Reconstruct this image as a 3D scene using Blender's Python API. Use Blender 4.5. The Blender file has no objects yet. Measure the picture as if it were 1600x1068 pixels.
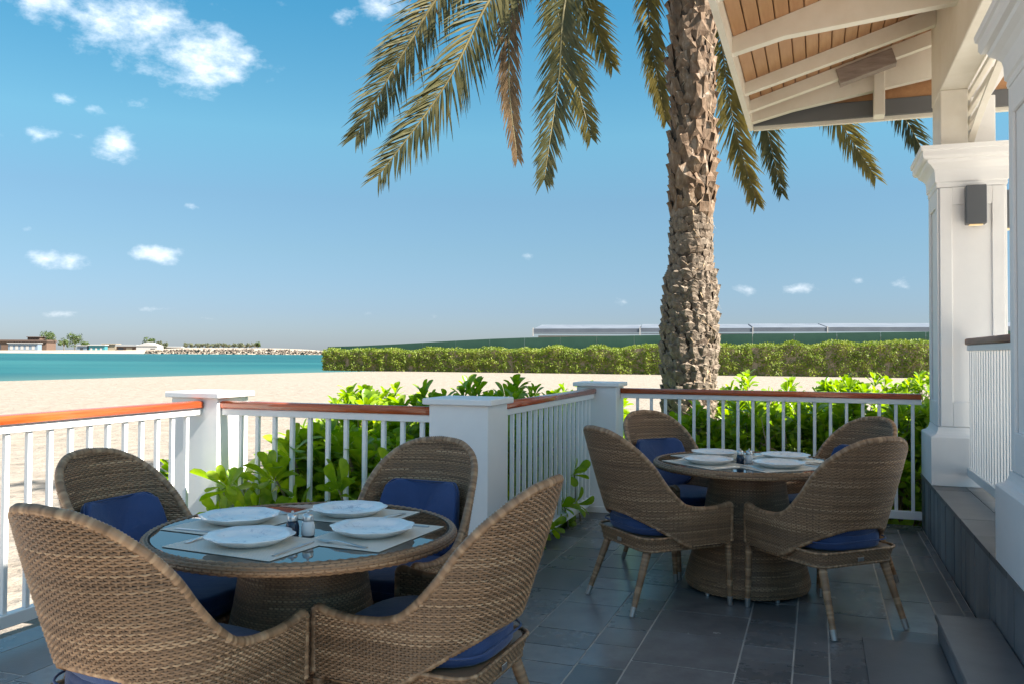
import bpy, math, random
import numpy as np
from mathutils import Vector, Matrix, noise as mnoise

R = math.radians
rng = random.Random(7)
nrs = np.random.RandomState(11)
SC = bpy.context.scene
COL = SC.collection

# ------------------------------------------------------------------ camera
FPX, PRINC_Y, ROLL, PITCH, EYE = 1344.1, 519.75, 0.0057, 0.0227, 1.40
cam = bpy.data.cameras.new('camera')
cam.sensor_width = 36.0
cam.lens = 36.0 * FPX / 1600.0
cam.shift_y = -(534.0 - PRINC_Y) / 1600.0
cam.clip_start, cam.clip_end = 0.05, 6000.0
camo = bpy.data.objects.new('camera', cam)
COL.objects.link(camo)
camo.matrix_world = (Matrix.Translation((0, 0, EYE)) @ Matrix.Rotation(PITCH, 4, 'X')
                     @ Matrix.Rotation(R(90), 4, 'X') @ Matrix.Rotation(ROLL, 4, 'Z'))
SC.camera = camo

# deck axes: local x = along the railing in front, local y = away from the viewer
ANG = R(19.6)
U = Vector((math.cos(ANG), -math.sin(ANG), 0)); V = Vector((math.sin(ANG), math.cos(ANG), 0))
def D(a, b, z=0.0):
    p = U * a + V * b
    return Vector((p.x, p.y, z))

# ------------------------------------------------------------------ sun and sky
SUN_EL = R(48.5)
sd = (U - V * 0.06).normalized()
SUN_DIR = Vector((sd.x * math.cos(SUN_EL), sd.y * math.cos(SUN_EL), math.sin(SUN_EL)))
sun = bpy.data.lights.new('sun', 'SUN')
sun.energy, sun.angle, sun.color = 4.6, R(0.55), (1.0, 0.93, 0.82)
suno = bpy.data.objects.new('sun', sun); COL.objects.link(suno)
suno.rotation_euler = SUN_DIR.to_track_quat('Z', 'Y').to_euler()
suno.location = SUN_DIR * 60

W = bpy.data.worlds.new('World'); SC.world = W; W.use_nodes = True
wn, wl = W.node_tree.nodes, W.node_tree.links
wn.clear()
def wnode(t, **k):
    n = wn.new(t)
    for a, b in k.items(): setattr(n, a, b)
    return n
def wmath(op, a, b=None, c=None, clamp=False):
    n = wnode('ShaderNodeMath', operation=op, use_clamp=clamp)
    for i, x in enumerate((a, b, c)):
        if x is None: continue
        if isinstance(x, (int, float)): n.inputs[i].default_value = x
        else: wl.new(x, n.inputs[i])
    return n.outputs[0]
sky = wnode('ShaderNodeTexSky', sky_type='NISHITA', sun_disc=False)
sky.sun_elevation = SUN_EL
sky.sun_rotation = math.atan2(SUN_DIR.x, SUN_DIR.y)
sky.air_density, sky.dust_density, sky.ozone_density, sky.altitude = 1.0, 0.35, 2.2, 0
tc = wnode('ShaderNodeTexCoord')
sep = wnode('ShaderNodeSeparateXYZ'); wl.new(tc.outputs['Generated'], sep.inputs[0])
az = wmath('ARCTAN2', sep.outputs[0], sep.outputs[1])
el = wmath('ARCSINE', sep.outputs[2])
def px_dir(px, py):
    xx, zz = px - 800, PRINC_Y - py
    c, s = math.cos(ROLL), math.sin(ROLL)
    x, z = (c * xx - s * zz) / FPX, (s * xx + c * zz) / FPX
    c, s = math.cos(PITCH), math.sin(PITCH)
    return Vector((x, c - s * z, s + c * z))
# cumulus scraps: centre (as seen from the terrace), half width and half height in degrees, weight
CLOUDS = [(215, 35, 7.2, 2.6, 1.0), (315, 88, 4.6, 2.6, 1.0), (60, -10, 5.5, 1.5, .9), (185, 228, 1.7, .95, .95), (68, 212, 2.0, .62, .8),
          (122, 214, 1.3, .55, .6), (100, 154, .8, .6, .75), (205, 160, 1.7, .6, .7), (150, 168, .9, .5, .55), (72, 404, 2.3, .62, .8), (112, 406, 1.2, .66, .9),
          (238, 397, 1.7, .68, .9), (300, 321, .6, .35, .6), (590, 8, 3.4, 1.6, .8), (545, 22, 1.2, 1.2, .6), (440, 5, 1.0, .6, .6), (1240, 452, 1.7, .5, .75), (1172, 453, 1.1, .42, .7),
          (1410, 447, 1.8, .6, .5), (975, 471, .9, .42, .55), (1340, 438, .6, .3, .6), (240, 483, 1.3, .25, .55), (100, 490, 1.4, .35, .5), (700, 495, 1.4, .35, .4), (825, 399, .7, .4, .35),
          (1310, 488, 1.1, .35, .5), (920, 408, .5, .3, .35), (580, 492, .8, .3, .4), (1490, 470, 2.4, .6, .4), (320, 497, .9, .25, .45), (45, 358, .7, .4, .4)]
nz = wnode('ShaderNodeTexNoise'); nz.inputs['Scale'].default_value = 26; nz.inputs['Detail'].default_value = 8; nz.inputs['Roughness'].default_value = .62
nb = wnode('ShaderNodeTexNoise'); nb.inputs['Scale'].default_value = 6; nb.inputs['Detail'].default_value = 4
stretch = wnode('ShaderNodeVectorMath', operation='MULTIPLY'); stretch.inputs[1].default_value = (1, 1, 1.7)
wl.new(tc.outputs['Generated'], stretch.inputs[0])
wl.new(stretch.outputs[0], nz.inputs['Vector']); wl.new(stretch.outputs[0], nb.inputs['Vector'])
acc = None
azel = wnode('ShaderNodeCombineXYZ'); wl.new(az, azel.inputs[0]); wl.new(el, azel.inputs[1])
for (px, py, hw, hh, wt) in CLOUDS:
    if hw < 2.5: hw, hh, wt = hw * 1.15, hh * 1.15, wt * 1.05
    d = px_dir(px, py).normalized(); a0, e0 = math.atan2(d.x, d.y), math.asin(d.z)
    vm = wnode('ShaderNodeVectorMath', operation='MULTIPLY_ADD'); wl.new(azel.outputs[0], vm.inputs[0])
    vm.inputs[1].default_value = (1 / R(hw), 1 / R(hh), 0); vm.inputs[2].default_value = (-a0 / R(hw), -e0 / R(hh), 0)
    ln = wnode('ShaderNodeVectorMath', operation='LENGTH'); wl.new(vm.outputs[0], ln.inputs[0])
    m = wmath('MULTIPLY_ADD', ln.outputs['Value'], -wt, 1.35 * wt)
    acc = wmath('MAXIMUM', 0.0 if acc is None else acc, m)
# unseen scattered cloud outside the view, thickened to add neutral fill light
az_out = wmath('MINIMUM', wmath('MAXIMUM', wmath('DIVIDE', wmath('SUBTRACT', wmath('ABSOLUTE', az), 0.75), 0.5), 0.0), 1.0)
high = wmath('MINIMUM', wmath('MAXIMUM', wmath('MULTIPLY', wmath('SUBTRACT', el, R(25)), 5.0), 0.0), 1.0)
scat = wmath('MULTIPLY', wmath('MAXIMUM', wmath('MULTIPLY', wmath('SUBTRACT', nb.outputs['Fac'], 0.42), 6.0), 0.0), wmath('MAXIMUM', az_out, high))
acc = wmath('MAXIMUM', acc, wmath('MINIMUM', scat, 1.1))
fluff = wmath('MULTIPLY', wmath('SUBTRACT', wmath('ADD', acc, wmath('MULTIPLY', wmath('SUBTRACT', nz.outputs['Fac'], 0.5), 2.3)), 0.52), 0.95, clamp=True)
dens = wmath('MULTIPLY', wmath('MULTIPLY', wmath('POWER', fluff, 1.4), 0.62), wmath('MINIMUM', wmath('MULTIPLY', acc, 2.5), 1.0))
hz = wmath('MULTIPLY', wmath('MAXIMUM', el, 0.0), 1 / R(26), clamp=True)
tint = wnode('ShaderNodeValToRGB'); wl.new(hz, tint.inputs[0])
for i_, (p_, c_) in enumerate(((0.0, (.138, .164, .236)), (.10, (.146, .175, .238)), (.25, (.172, .213, .234)), (.38, (.190, .245, .252)), (.54, (.205, .330, .305)), (.83, (.126, .335, .340)))):
    e_ = tint.color_ramp.elements[i_] if i_ < 2 else tint.color_ramp.elements.new(p_)
    e_.position = p_; e_.color = (*c_, 1)
hue = wnode('ShaderNodeMix', data_type='RGBA', blend_type='MULTIPLY'); hue.inputs[0].default_value = 1.0
wl.new(sky.outputs[0], hue.inputs[6]); wl.new(tint.outputs[0], hue.inputs[7])
cm = wnode('ShaderNodeMix', data_type='RGBA')
wl.new(dens, cm.inputs[0]); wl.new(hue.outputs[2], cm.inputs[6]); cm.inputs[7].default_value = (4.6, 4.4, 4.35, 1)
bg = wnode('ShaderNodeBackground'); bg.inputs['Strength'].default_value = 0.13
wl.new(cm.outputs[2], bg.inputs['Color'])
wo = wnode('ShaderNodeOutputWorld'); wl.new(bg.outputs[0], wo.inputs[0])
W.cycles.sampling_method = 'MANUAL'; W.cycles.sample_map_resolution = 512

SC.view_settings.view_transform = 'Standard'; SC.view_settings.look = 'None'
SC.view_settings.exposure = 1.98; SC.view_settings.gamma = 1.0; SC.view_settings.use_curve_mapping = False
SC.render.engine = 'CYCLES'
SC.cycles.max_bounces = 10; SC.cycles.diffuse_bounces = 6; SC.cycles.glossy_bounces = 4; SC.cycles.transmission_bounces = 6; SC.cycles.transparent_max_bounces = 8
SC.cycles.use_denoising = True
SC.cycles.caustics_reflective = False; SC.cycles.caustics_refractive = False

# ------------------------------------------------------------------ materials
class NT:
    def __init__(s, name):
        s.m = bpy.data.materials.new(name); s.m.use_nodes = True
        s.n, s.l = s.m.node_tree.nodes, s.m.node_tree.links
        s.p = s.n['Principled BSDF']; s.out = s.n['Material Output']
    def node(s, t, **k):
        n = s.n.new(t)
        for a, b in k.items(): setattr(n, a, b)
        return n
    def set(s, k, v):
        s.p.inputs[k].default_value = v
    def link(s, a, b): s.l.new(a, b)
    def coord(s, kind='Object', scale=(1, 1, 1)):
        if kind == 'World':
            o = s.node('ShaderNodeNewGeometry').outputs['Position']
        else:
            o = s.node('ShaderNodeTexCoord').outputs[kind]
        if tuple(scale) != (1, 1, 1):
            m = s.node('ShaderNodeVectorMath', operation='MULTIPLY'); m.inputs[1].default_value = scale
            s.link(o, m.inputs[0]); o = m.outputs[0]
        return o
    def noise(s, scale, detail=4, rough=.55, co=None):
        n = s.node('ShaderNodeTexNoise'); n.inputs['Scale'].default_value = scale; n.inputs['Detail'].default_value = detail; n.inputs['Roughness'].default_value = rough
        if co is not None: s.link(co, n.inputs['Vector'])
        return n.outputs['Fac']
    def ramp(s, fac, stops):
        r = s.node('ShaderNodeValToRGB'); e = r.color_ramp.elements
        while len(e) < len(stops): e.new(.5)
        for i, (p, c) in enumerate(stops):
            e[i].position = p; e[i].color = (*c, 1) if len(c) == 3 else c
        s.link(fac, r.inputs[0]); return r.outputs[0]
    def math(s, op, a, b=None, clamp=False):
        n = s.node('ShaderNodeMath', operation=op, use_clamp=clamp)
        for i, x in enumerate((a, b)):
            if x is None: continue
            if isinstance(x, (int, float)): n.inputs[i].default_value = x
            else: s.link(x, n.inputs[i])
        return n.outputs[0]
    def mix(s, fac, a, b, mode='MIX'):
        n = s.node('ShaderNodeMix', data_type='RGBA', blend_type=mode)
        for i, x in ((0, fac), (6, a), (7, b)):
            if isinstance(x, (int, float)): n.inputs[i].default_value = x
            elif isinstance(x, tuple): n.inputs[i].default_value = (*x, 1) if len(x) == 3 else x
            else: s.link(x, n.inputs[i])
        return n.outputs[2]
    def bump(s, h, strength=.3, dist=.01):
        b = s.node('ShaderNodeBump'); b.inputs['Strength'].default_value = strength; b.inputs['Distance'].default_value = dist
        s.link(h, b.inputs['Height']); s.link(b.outputs[0], s.p.inputs['Normal'])
    def col(s, c): s.link(c, s.p.inputs['Base Color'])
    def rough(s, c): s.link(c, s.p.inputs['Roughness'])

MAT = {}
def simple(name, c, rough=.5, metal=0, spec=None):
    t = NT(name); t.set('Base Color', (*c, 1)); t.set('Roughness', rough); t.set('Metallic', metal)
    if spec is not None: t.set('Specular IOR Level', spec)
    MAT[name] = t.m; return t
def noisy(name, stops, scale, rough=(.5, .5), bump=0, dist=.01, kind='Object', cs=(1, 1, 1), detail=5, bscale=None, metal=0):
    t = NT(name); co = t.coord(kind, cs); n = t.noise(scale, detail, .6, co)
    t.col(t.ramp(n, stops))
    r = t.node('ShaderNodeMapRange'); r.inputs[3].default_value, r.inputs[4].default_value = rough
    t.link(n, r.inputs[0]); t.rough(r.outputs[0]); t.set('Metallic', metal)
    if bump:
        t.bump(t.noise(bscale or scale * 3, 6, .6, co), bump, dist)
    MAT[name] = t.m; return t

# painted timber: white with faint dirt and brush streaks
t = noisy('white_paint', [(.3, (.81, .805, .80)), (.7, (.87, .865, .855))], 3.2, (.36, .5), .06, .004, bscale=60)
t = noisy('cream_paint', [(.25, (.72, .67, .58)), (.5, (.80, .76, .68)), (.75, (.85, .82, .76))], 2.6, (.45, .6), .08, .004, bscale=45)
noisy('column_render', [(.3, (.80, .785, .785)), (.7, (.86, .85, .845))], 2.0, (.5, .65), .12, .004, bscale=90)
# varnished red hardwood
t = NT('varnished_wood'); co = t.coord('Object', (1, 22, 22)); n = t.noise(2.0, 6, .6, co)
t.col(t.ramp(n, [(.3, (.30, .045, .010)), (.5, (.48, .085, .017)), (.7, (.60, .14, .028))])); t.set('Roughness', .22); t.set('Coat Weight', .5); t.set('Coat Roughness', .12)
t.bump(n, .06, .003); MAT['varnished_wood'] = t.m
t = NT('faded_wood'); co = t.coord('Object', (1, 22, 22)); n = t.noise(2.0, 6, .6, co)
t.col(t.ramp(n, [(.3, (.16, .075, .05)), (.7, (.30, .16, .11))])); t.set('Roughness', .55); t.bump(n, .1, .003); MAT['faded_wood'] = t.m
# ceiling boards
t = NT('ceiling_wood'); co = t.coord('Object', (9, 1, 9)); n = t.noise(2.2, 6, .65, co); n2 = t.noise(.9, 3, .5, t.coord('Object', (1, .8, 1)))
oi = t.node('ShaderNodeObjectInfo')
c = t.ramp(n, [(.25, (.32, .145, .062)), (.5, (.43, .215, .098)), (.75, (.52, .29, .145))])
c = t.mix(t.math('MULTIPLY', oi.outputs['Random'], .35), c, (.30, .13, .05))
c = t.mix(t.math('MULTIPLY', n2, .35), c, (.52, .33, .18))
t.col(c); t.set('Roughness', .5); t.bump(n, .15, .003); MAT['ceiling_wood'] = t.m
noisy('weathered_block', [(.3, (.22, .18, .165)), (.6, (.36, .30, .275)), (.75, (.46, .38, .34))], 3, (.6, .8), .3, .004, cs=(2, 10, 10))
simple('grey_board', (.12, .125, .135), .6)  # grey paint, with the shade on the fascia's inner face put into it
# wicker strands: colour per strand
t = NT('wicker'); at_ = t.node('ShaderNodeAttribute', attribute_name='Col'); n = t.noise(35, 3, .5, t.coord('Object'))
oi = t.node('ShaderNodeObjectInfo'); c = t.mix(t.math('MULTIPLY', n, .5), at_.outputs['Color'], (.20, .12, .068)); c = t.mix(t.math('MULTIPLY', oi.outputs['Random'], .30), c, (.24, .145, .085))
t.col(c); t.set('Roughness', .42); t.set('Specular IOR Level', .45); MAT['wicker'] = t.m
simple('wicker_core', (.030, .019, .012), .85)
t = NT('navy_fabric'); co = t.coord('Object'); n = t.noise(420, 2, .5, co); n2 = t.noise(5, 3, .5, co)
t.col(t.ramp(n2, [(.3, (.018, .044, .135)), (.7, (.028, .066, .195))])); t.set('Roughness', .75); t.set('Sheen Weight', .25); t.set('Sheen Roughness', .4)
t.bump(t.math('ADD', t.math('MULTIPLY', n, .12), t.noise(7, 4, .6, co)), .35, .02); MAT['navy_fabric'] = t.m
noisy('foot_metal', [(.3, (.42, .41, .40)), (.7, (.55, .54, .53))], 9, (.45, .6), metal=1)
noisy('steel', [(.3, (.55, .55, .55)), (.7, (.70, .70, .69))], 9, (.22, .36), metal=1)
# glass top: real fresnel over a woven disc
t = NT('table_glass'); tr = t.node('ShaderNodeBsdfTransparent'); tr.inputs[0].default_value = (.86, .93, .90, 1)
gl = t.node('ShaderNodeBsdfGlossy'); gl.inputs['Roughness'].default_value = .015; gl.inputs['Color'].default_value = (1, 1, 1, 1)
fr = t.node('ShaderNodeFresnel'); fr.inputs[0].default_value = 2.5
mx = t.node('ShaderNodeMixShader'); t.link(fr.outputs[0], mx.inputs[0]); t.link(tr.outputs[0], mx.inputs[1]); t.link(gl.outputs[0], mx.inputs[2]); t.link(mx.outputs[0], t.out.inputs[0])
MAT['table_glass'] = t.m
t = NT('plate_china'); co = t.coord('Object'); sp = t.node('ShaderNodeSeparateXYZ'); t.link(co, sp.inputs[0])
rr = t.math('SQRT', t.math('ADD', t.math('MULTIPLY', sp.outputs[0], sp.outputs[0]), t.math('MULTIPLY', sp.outputs[1], sp.outputs[1])))
inside = t.math('SUBTRACT', 1.0, t.math('DIVIDE', t.math('SUBTRACT', rr, .095), .05), clamp=True)
vo = t.node('ShaderNodeTexVoronoi', feature='DISTANCE_TO_EDGE'); vo.inputs['Scale'].default_value = 46
dn = t.noise(20, 3, .6, co); vm = t.node('ShaderNodeVectorMath', operation='ADD'); t.link(co, vm.inputs[0])
cmb = t.node('ShaderNodeCombineXYZ'); t.link(t.math('MULTIPLY', dn, .05), cmb.inputs[0]); t.link(t.math('MULTIPLY', dn, -.04), cmb.inputs[1]); t.link(cmb.outputs[0], vm.inputs[1]); t.link(vm.outputs[0], vo.inputs['Vector'])
line = t.math('SUBTRACT', 1.0, t.math('MULTIPLY', vo.outputs[0], 16), clamp=True)
patch = t.math('MULTIPLY', t.math('SUBTRACT', t.noise(17, 4, .6, co), .50), 9, clamp=True)
leafm = t.math('MULTIPLY', t.math('MULTIPLY', line, patch), inside)
wash = t.math('MULTIPLY', t.math('MULTIPLY', patch, .22), inside)
c = t.mix(wash, (.86, .85, .84), (.50, .57, .68)); c = t.mix(t.math('MULTIPLY', leafm, .65), c, (.20, .23, .34))
t.col(c); t.set('Roughness', .14); t.set('Specular IOR Level', .6); MAT['plate_china'] = t.m
# woven vinyl mat
t = NT('placemat_weave'); co = t.coord('Object'); ck = t.node('ShaderNodeTexChecker'); ck.inputs['Scale'].default_value = 330; t.link(co, ck.inputs[0])
n = t.noise(8, 3, .5, co); c = t.mix(ck.outputs['Fac'], (.60, .55, .47), (.76, .71, .63)); c = t.mix(t.math('MULTIPLY', n, .25), c, (.66, .61, .54))
t.col(c); t.set('Roughness', .6); t.bump(ck.outputs['Fac'], .3, .001); MAT['placemat_weave'] = t.m
simple('pepper_glass', (.012, .022, .045), .12); simple('salt_glass', (.70, .68, .68), .15)
# slate
def slate(name, lo, hi, rough):
    t = NT(name); w = t.coord('World'); oi = t.node('ShaderNodeObjectInfo')
    n1 = t.noise(5.5, 7, .66, w); n2 = t.noise(70, 4, .6, w); n3 = t.noise(1.3, 3, .5, w)
    c = t.ramp(n1, [(.25, lo), (.75, hi)])
    c = t.mix(t.math('MULTIPLY', oi.outputs['Random'], .85), c, tuple(x * .62 for x in lo))
    c = t.mix(t.math('MULTIPLY', t.math('SUBTRACT', n3, .4), 1.0, clamp=True), c, tuple(x * 1.35 for x in hi))
    speck = t.math('MULTIPLY', t.math('SUBTRACT', t.noise(160, 2, .5, w), .66), 5, clamp=True)
    c = t.mix(t.math('MULTIPLY', speck, .35), c, (.16, .16, .165))
    t.col(c)
    r = t.node('ShaderNodeMapRange'); r.inputs[3].default_value, r.inputs[4].default_value = rough
    t.link(t.math('ADD', t.math('MULTIPLY', n1, .6), t.math('MULTIPLY', oi.outputs['Random'], .4)), r.inputs[0]); t.rough(r.outputs[0])
    hgt = t.math('ADD', t.math('MULTIPLY', n1, 1.0), t.math('MULTIPLY', n2, .35)); t.bump(hgt, .28, .006)
    MAT[name] = t.m; return t
slate('slate', (.115, .117, .124), (.24, .243, .252), (.17, .36))
slate('slate_cladding', (.18, .19, .205), (.31, .32, .335), (.42, .62))
slate('slate_ledge', (.13, .127, .128), (.22, .216, .216), (.42, .6))
slate('slate_rough', (.115, .117, .124), (.205, .208, .215), (.36, .56))
noisy('grout', [(.3, (.36, .35, .33)), (.7, (.52, .50, .47))], 7, (.75, .9), .3, .004, kind='World', bscale=90)
noisy('dark_joint', [(.3, (.012, .013, .015)), (.7, (.03, .03, .034))], 9, (.7, .9), kind='World')
noisy('pale_stone', [(.3, (.56, .53, .48)), (.7, (.68, .65, .60))], 6, (.6, .8), .2, .004, kind='World')
simple('lamp_metal', (.10, .105, .115), .45, .2)
t = simple('lamp_lens', (.9, .7, .4), .3); t.set('Emission Color', (1, .62, .25, 1)); t.set('Emission Strength', .1)
# sand
t = NT('sand'); w = t.coord('World'); n1 = t.noise(.22, 5, .55, w); n2 = t.noise(2.4, 6, .6, w); n3 = t.noise(90, 3, .6, w)
c = t.ramp(n2, [(.25, (.20, .160, .122)), (.5, (.25, .212, .174)), (.75, (.285, .255, .218))])
c = t.mix(t.math('MULTIPLY', n1, .5), c, (.272, .250, .225))
dp = t.node('ShaderNodeVectorMath', operation='DOT_PRODUCT'); t.link(w, dp.inputs[0]); dp.inputs[1].default_value = (.857, -.516, 0)
wet = t.math('SUBTRACT', 1.0, t.math('MULTIPLY', t.math('ABSOLUTE', t.math('ADD', t.math('ADD', dp.outputs['Value'], 70.04), t.math('MULTIPLY', n1, -4.0))), .28), clamp=True)
c = t.mix(t.math('MULTIPLY', wet, .55), c, (.13, .105, .08))
t.col(c); t.set('Roughness', .92); t.set('Specular IOR Level', .1)
wv = t.noise(1.6, 5, .6, t.coord('World', (1, 2.2, 1)))
t.bump(t.math('ADD', t.math('ADD', wv, t.math('MULTIPLY', n2, .7)), t.math('MULTIPLY', n3, .03)), .9, .19); MAT['sand'] = t.m
# sea
t = NT('sea'); w = t.coord('World', (.005, .02, 1)); n1 = t.noise(1.0, 4, .5, w); w2 = t.coord('World'); n2 = t.noise(.35, 5, .6, t.coord('World', (.5, 1.6, 1)))
c = t.ramp(n1, [(.3, (.006, .034, .036)), (.5, (.008, .056, .055)), (.68, (.026, .105, .095))]); c = t.mix(t.math('MULTIPLY', n2, .45), c, (.0, .12, .15))
dp = t.node('ShaderNodeVectorMath', operation='DOT_PRODUCT'); t.link(w2, dp.inputs[0]); dp.inputs[1].default_value = (.857, -.516, 0)
shal = t.math('MULTIPLY', t.math('ADD', dp.outputs['Value'], 70.04 + 26), 1 / 26, clamp=True)
c = t.mix(t.math('MULTIPLY', t.math('MULTIPLY', shal, shal), .6), c, (.07, .14, .12))
t.col(c); t.set('Roughness', .34); t.set('Specular IOR Level', .05); t.bump(n2, .5, .25); MAT['sea'] = t.m
# foliage
def leafmat(name, stops, trans, rough=.4, scale=7, tcol=None, fine=None):
    t = NT(name); w = t.coord('World'); n = t.noise(scale, 3, .6, w)
    c = t.ramp(n, stops); 
    if fine: c = t.mix(t.math('MULTIPLY', t.noise(fine, 3, .6, w), .5), c, tuple(x * .6 for x in stops[0][1]))
    t.col(c); t.set('Roughness', rough); t.set('Specular IOR Level', .35)
    tl = t.node('ShaderNodeBsdfTranslucent'); hs = t.node('ShaderNodeHueSaturation'); hs.inputs['Value'].default_value = 1.6; hs.inputs['Saturation'].default_value = 1.1
    t.link(c, hs.inputs['Color']); t.link(hs.outputs[0], tl.inputs[0])
    mx = t.node('ShaderNodeMixShader'); mx.inputs[0].default_value = trans
    t.link(t.p.outputs[0], mx.inputs[1]); t.link(tl.outputs[0], mx.inputs[2]); t.link(mx.outputs[0], t.out.inputs[0]); MAT[name] = t.m
leafmat('shrub_leaf', [(.2, (.09, .19, .016)), (.42, (.18, .30, .024)), (.6, (.29, .40, .032)), (.8, (.44, .49, .05))], .45, .30, 9)
leafmat('hedge_leaf', [(.25, (.115, .175, .018)), (.5, (.21, .275, .03)), (.75, (.34, .36, .05))], .4, .55, 1.3, fine=9)
leafmat('palm_leaf', [(.25, (.040, .044, .018)), (.5, (.085, .082, .032)), (.78, (.175, .145, .058))], .22, .42, 3.5)
leafmat('palm_leaf_gold', [(.25, (.095, .085, .024)), (.75, (.26, .205, .06))], .25, .42, 3.5)
leafmat('palm_leaf_dry', [(.25, (.14, .085, .045)), (.75, (.33, .22, .12))], .15, .6, 4)
leafmat('tree_leaf', [(.3, (.035, .06, .014)), (.7, (.085, .125, .025))], .2, .6, .25)
leafmat('tree_leaf_grey', [(.3, (.09, .105, .06)), (.7, (.16, .17, .10))], .2, .6, .25)
noisy('stem', [(.3, (.16, .12, .07)), (.7, (.30, .24, .15))], 12, (.7, .9))
noisy('dry_twig', [(.3, (.30, .20, .11)), (.7, (.50, .36, .22))], 12, (.7, .9))
noisy('rachis', [(.3, (.13, .10, .035)), (.7, (.22, .18, .07))], 3, (.4, .6))
noisy('palm_bark', [(.2, (.06, .044, .032)), (.42, (.17, .13, .096)), (.58, (.27, .215, .165)), (.8, (.42, .355, .285))], 9, (.8, .95), .9, .03, bscale=26)
noisy('palm_core', [(.25, (.035, .023, .015)), (.7, (.12, .085, .058))], 9, (.85, .95), .9, .03, bscale=26)  # darker than the bark, paints shade into gaps between leaf bases
t = NT('palm_scar'); w = t.coord('World', (1, 1, .7)); n = t.noise(11, 6, .65, w); oi = t.node('ShaderNodeObjectInfo')
c = t.ramp(n, [(.22, (.05, .036, .025)), (.45, (.16, .122, .09)), (.6, (.27, .215, .165)), (.8, (.39, .33, .265))]); c = t.mix(t.math('MULTIPLY', oi.outputs['Random'], .45), c, (.15, .10, .065))
t.col(c); t.set('Roughness', .85); t.bump(t.noise(60, 4, .6, t.coord('World', (1, 1, .25))), .7, .012); MAT['palm_scar'] = t.m
t = NT('palm_boot'); w = t.coord('World', (1, 1, .5)); n = t.noise(12, 6, .65, w); oi = t.node('ShaderNodeObjectInfo')
c = t.ramp(n, [(.22, (.045, .027, .016)), (.42, (.155, .095, .056)), (.55, (.25, .17, .11)), (.72, (.44, .37, .30))]); c = t.mix(t.math('MULTIPLY', oi.outputs['Random'], .5), c, (.12, .065, .032))
t.col(c); t.set('Roughness', .8); t.bump(t.noise(50, 4, .6, t.coord('World', (1, 1, .3))), .6, .012); MAT['palm_boot'] = t.m
noisy('fence_green', [(.3, (.035, .095, .062)), (.7, (.055, .13, .088))], .4, (.6, .8), kind='World')
noisy('roof_grey', [(.3, (.10, .115, .145)), (.7, (.14, .16, .19))], .6, (.5, .7), kind='World')
simple('far_white', (.42, .41, .40), .8); simple('far_cream', (.30, .25, .185), .8); simple('far_blue', (.17, .23, .30), .7); simple('far_brown', (.13, .082, .06), .85)
simple('far_roof_brown', (.10, .065, .05), .85); simple('far_grey', (.27, .28, .29), .8); simple('far_dark', (.045, .05, .06), .6); simple('far_teal', (.05, .22, .26), .6)
noisy('far_land', [(.3, (.28, .235, .18)), (.7, (.36, .31, .25))], .06, (.9, .95), kind='World')
noisy('rock_berm', [(.3, (.09, .07, .055)), (.5, (.16, .125, .10)), (.7, (.23, .19, .155))], .35, (.85, .95), .9, .6, kind='World')

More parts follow.
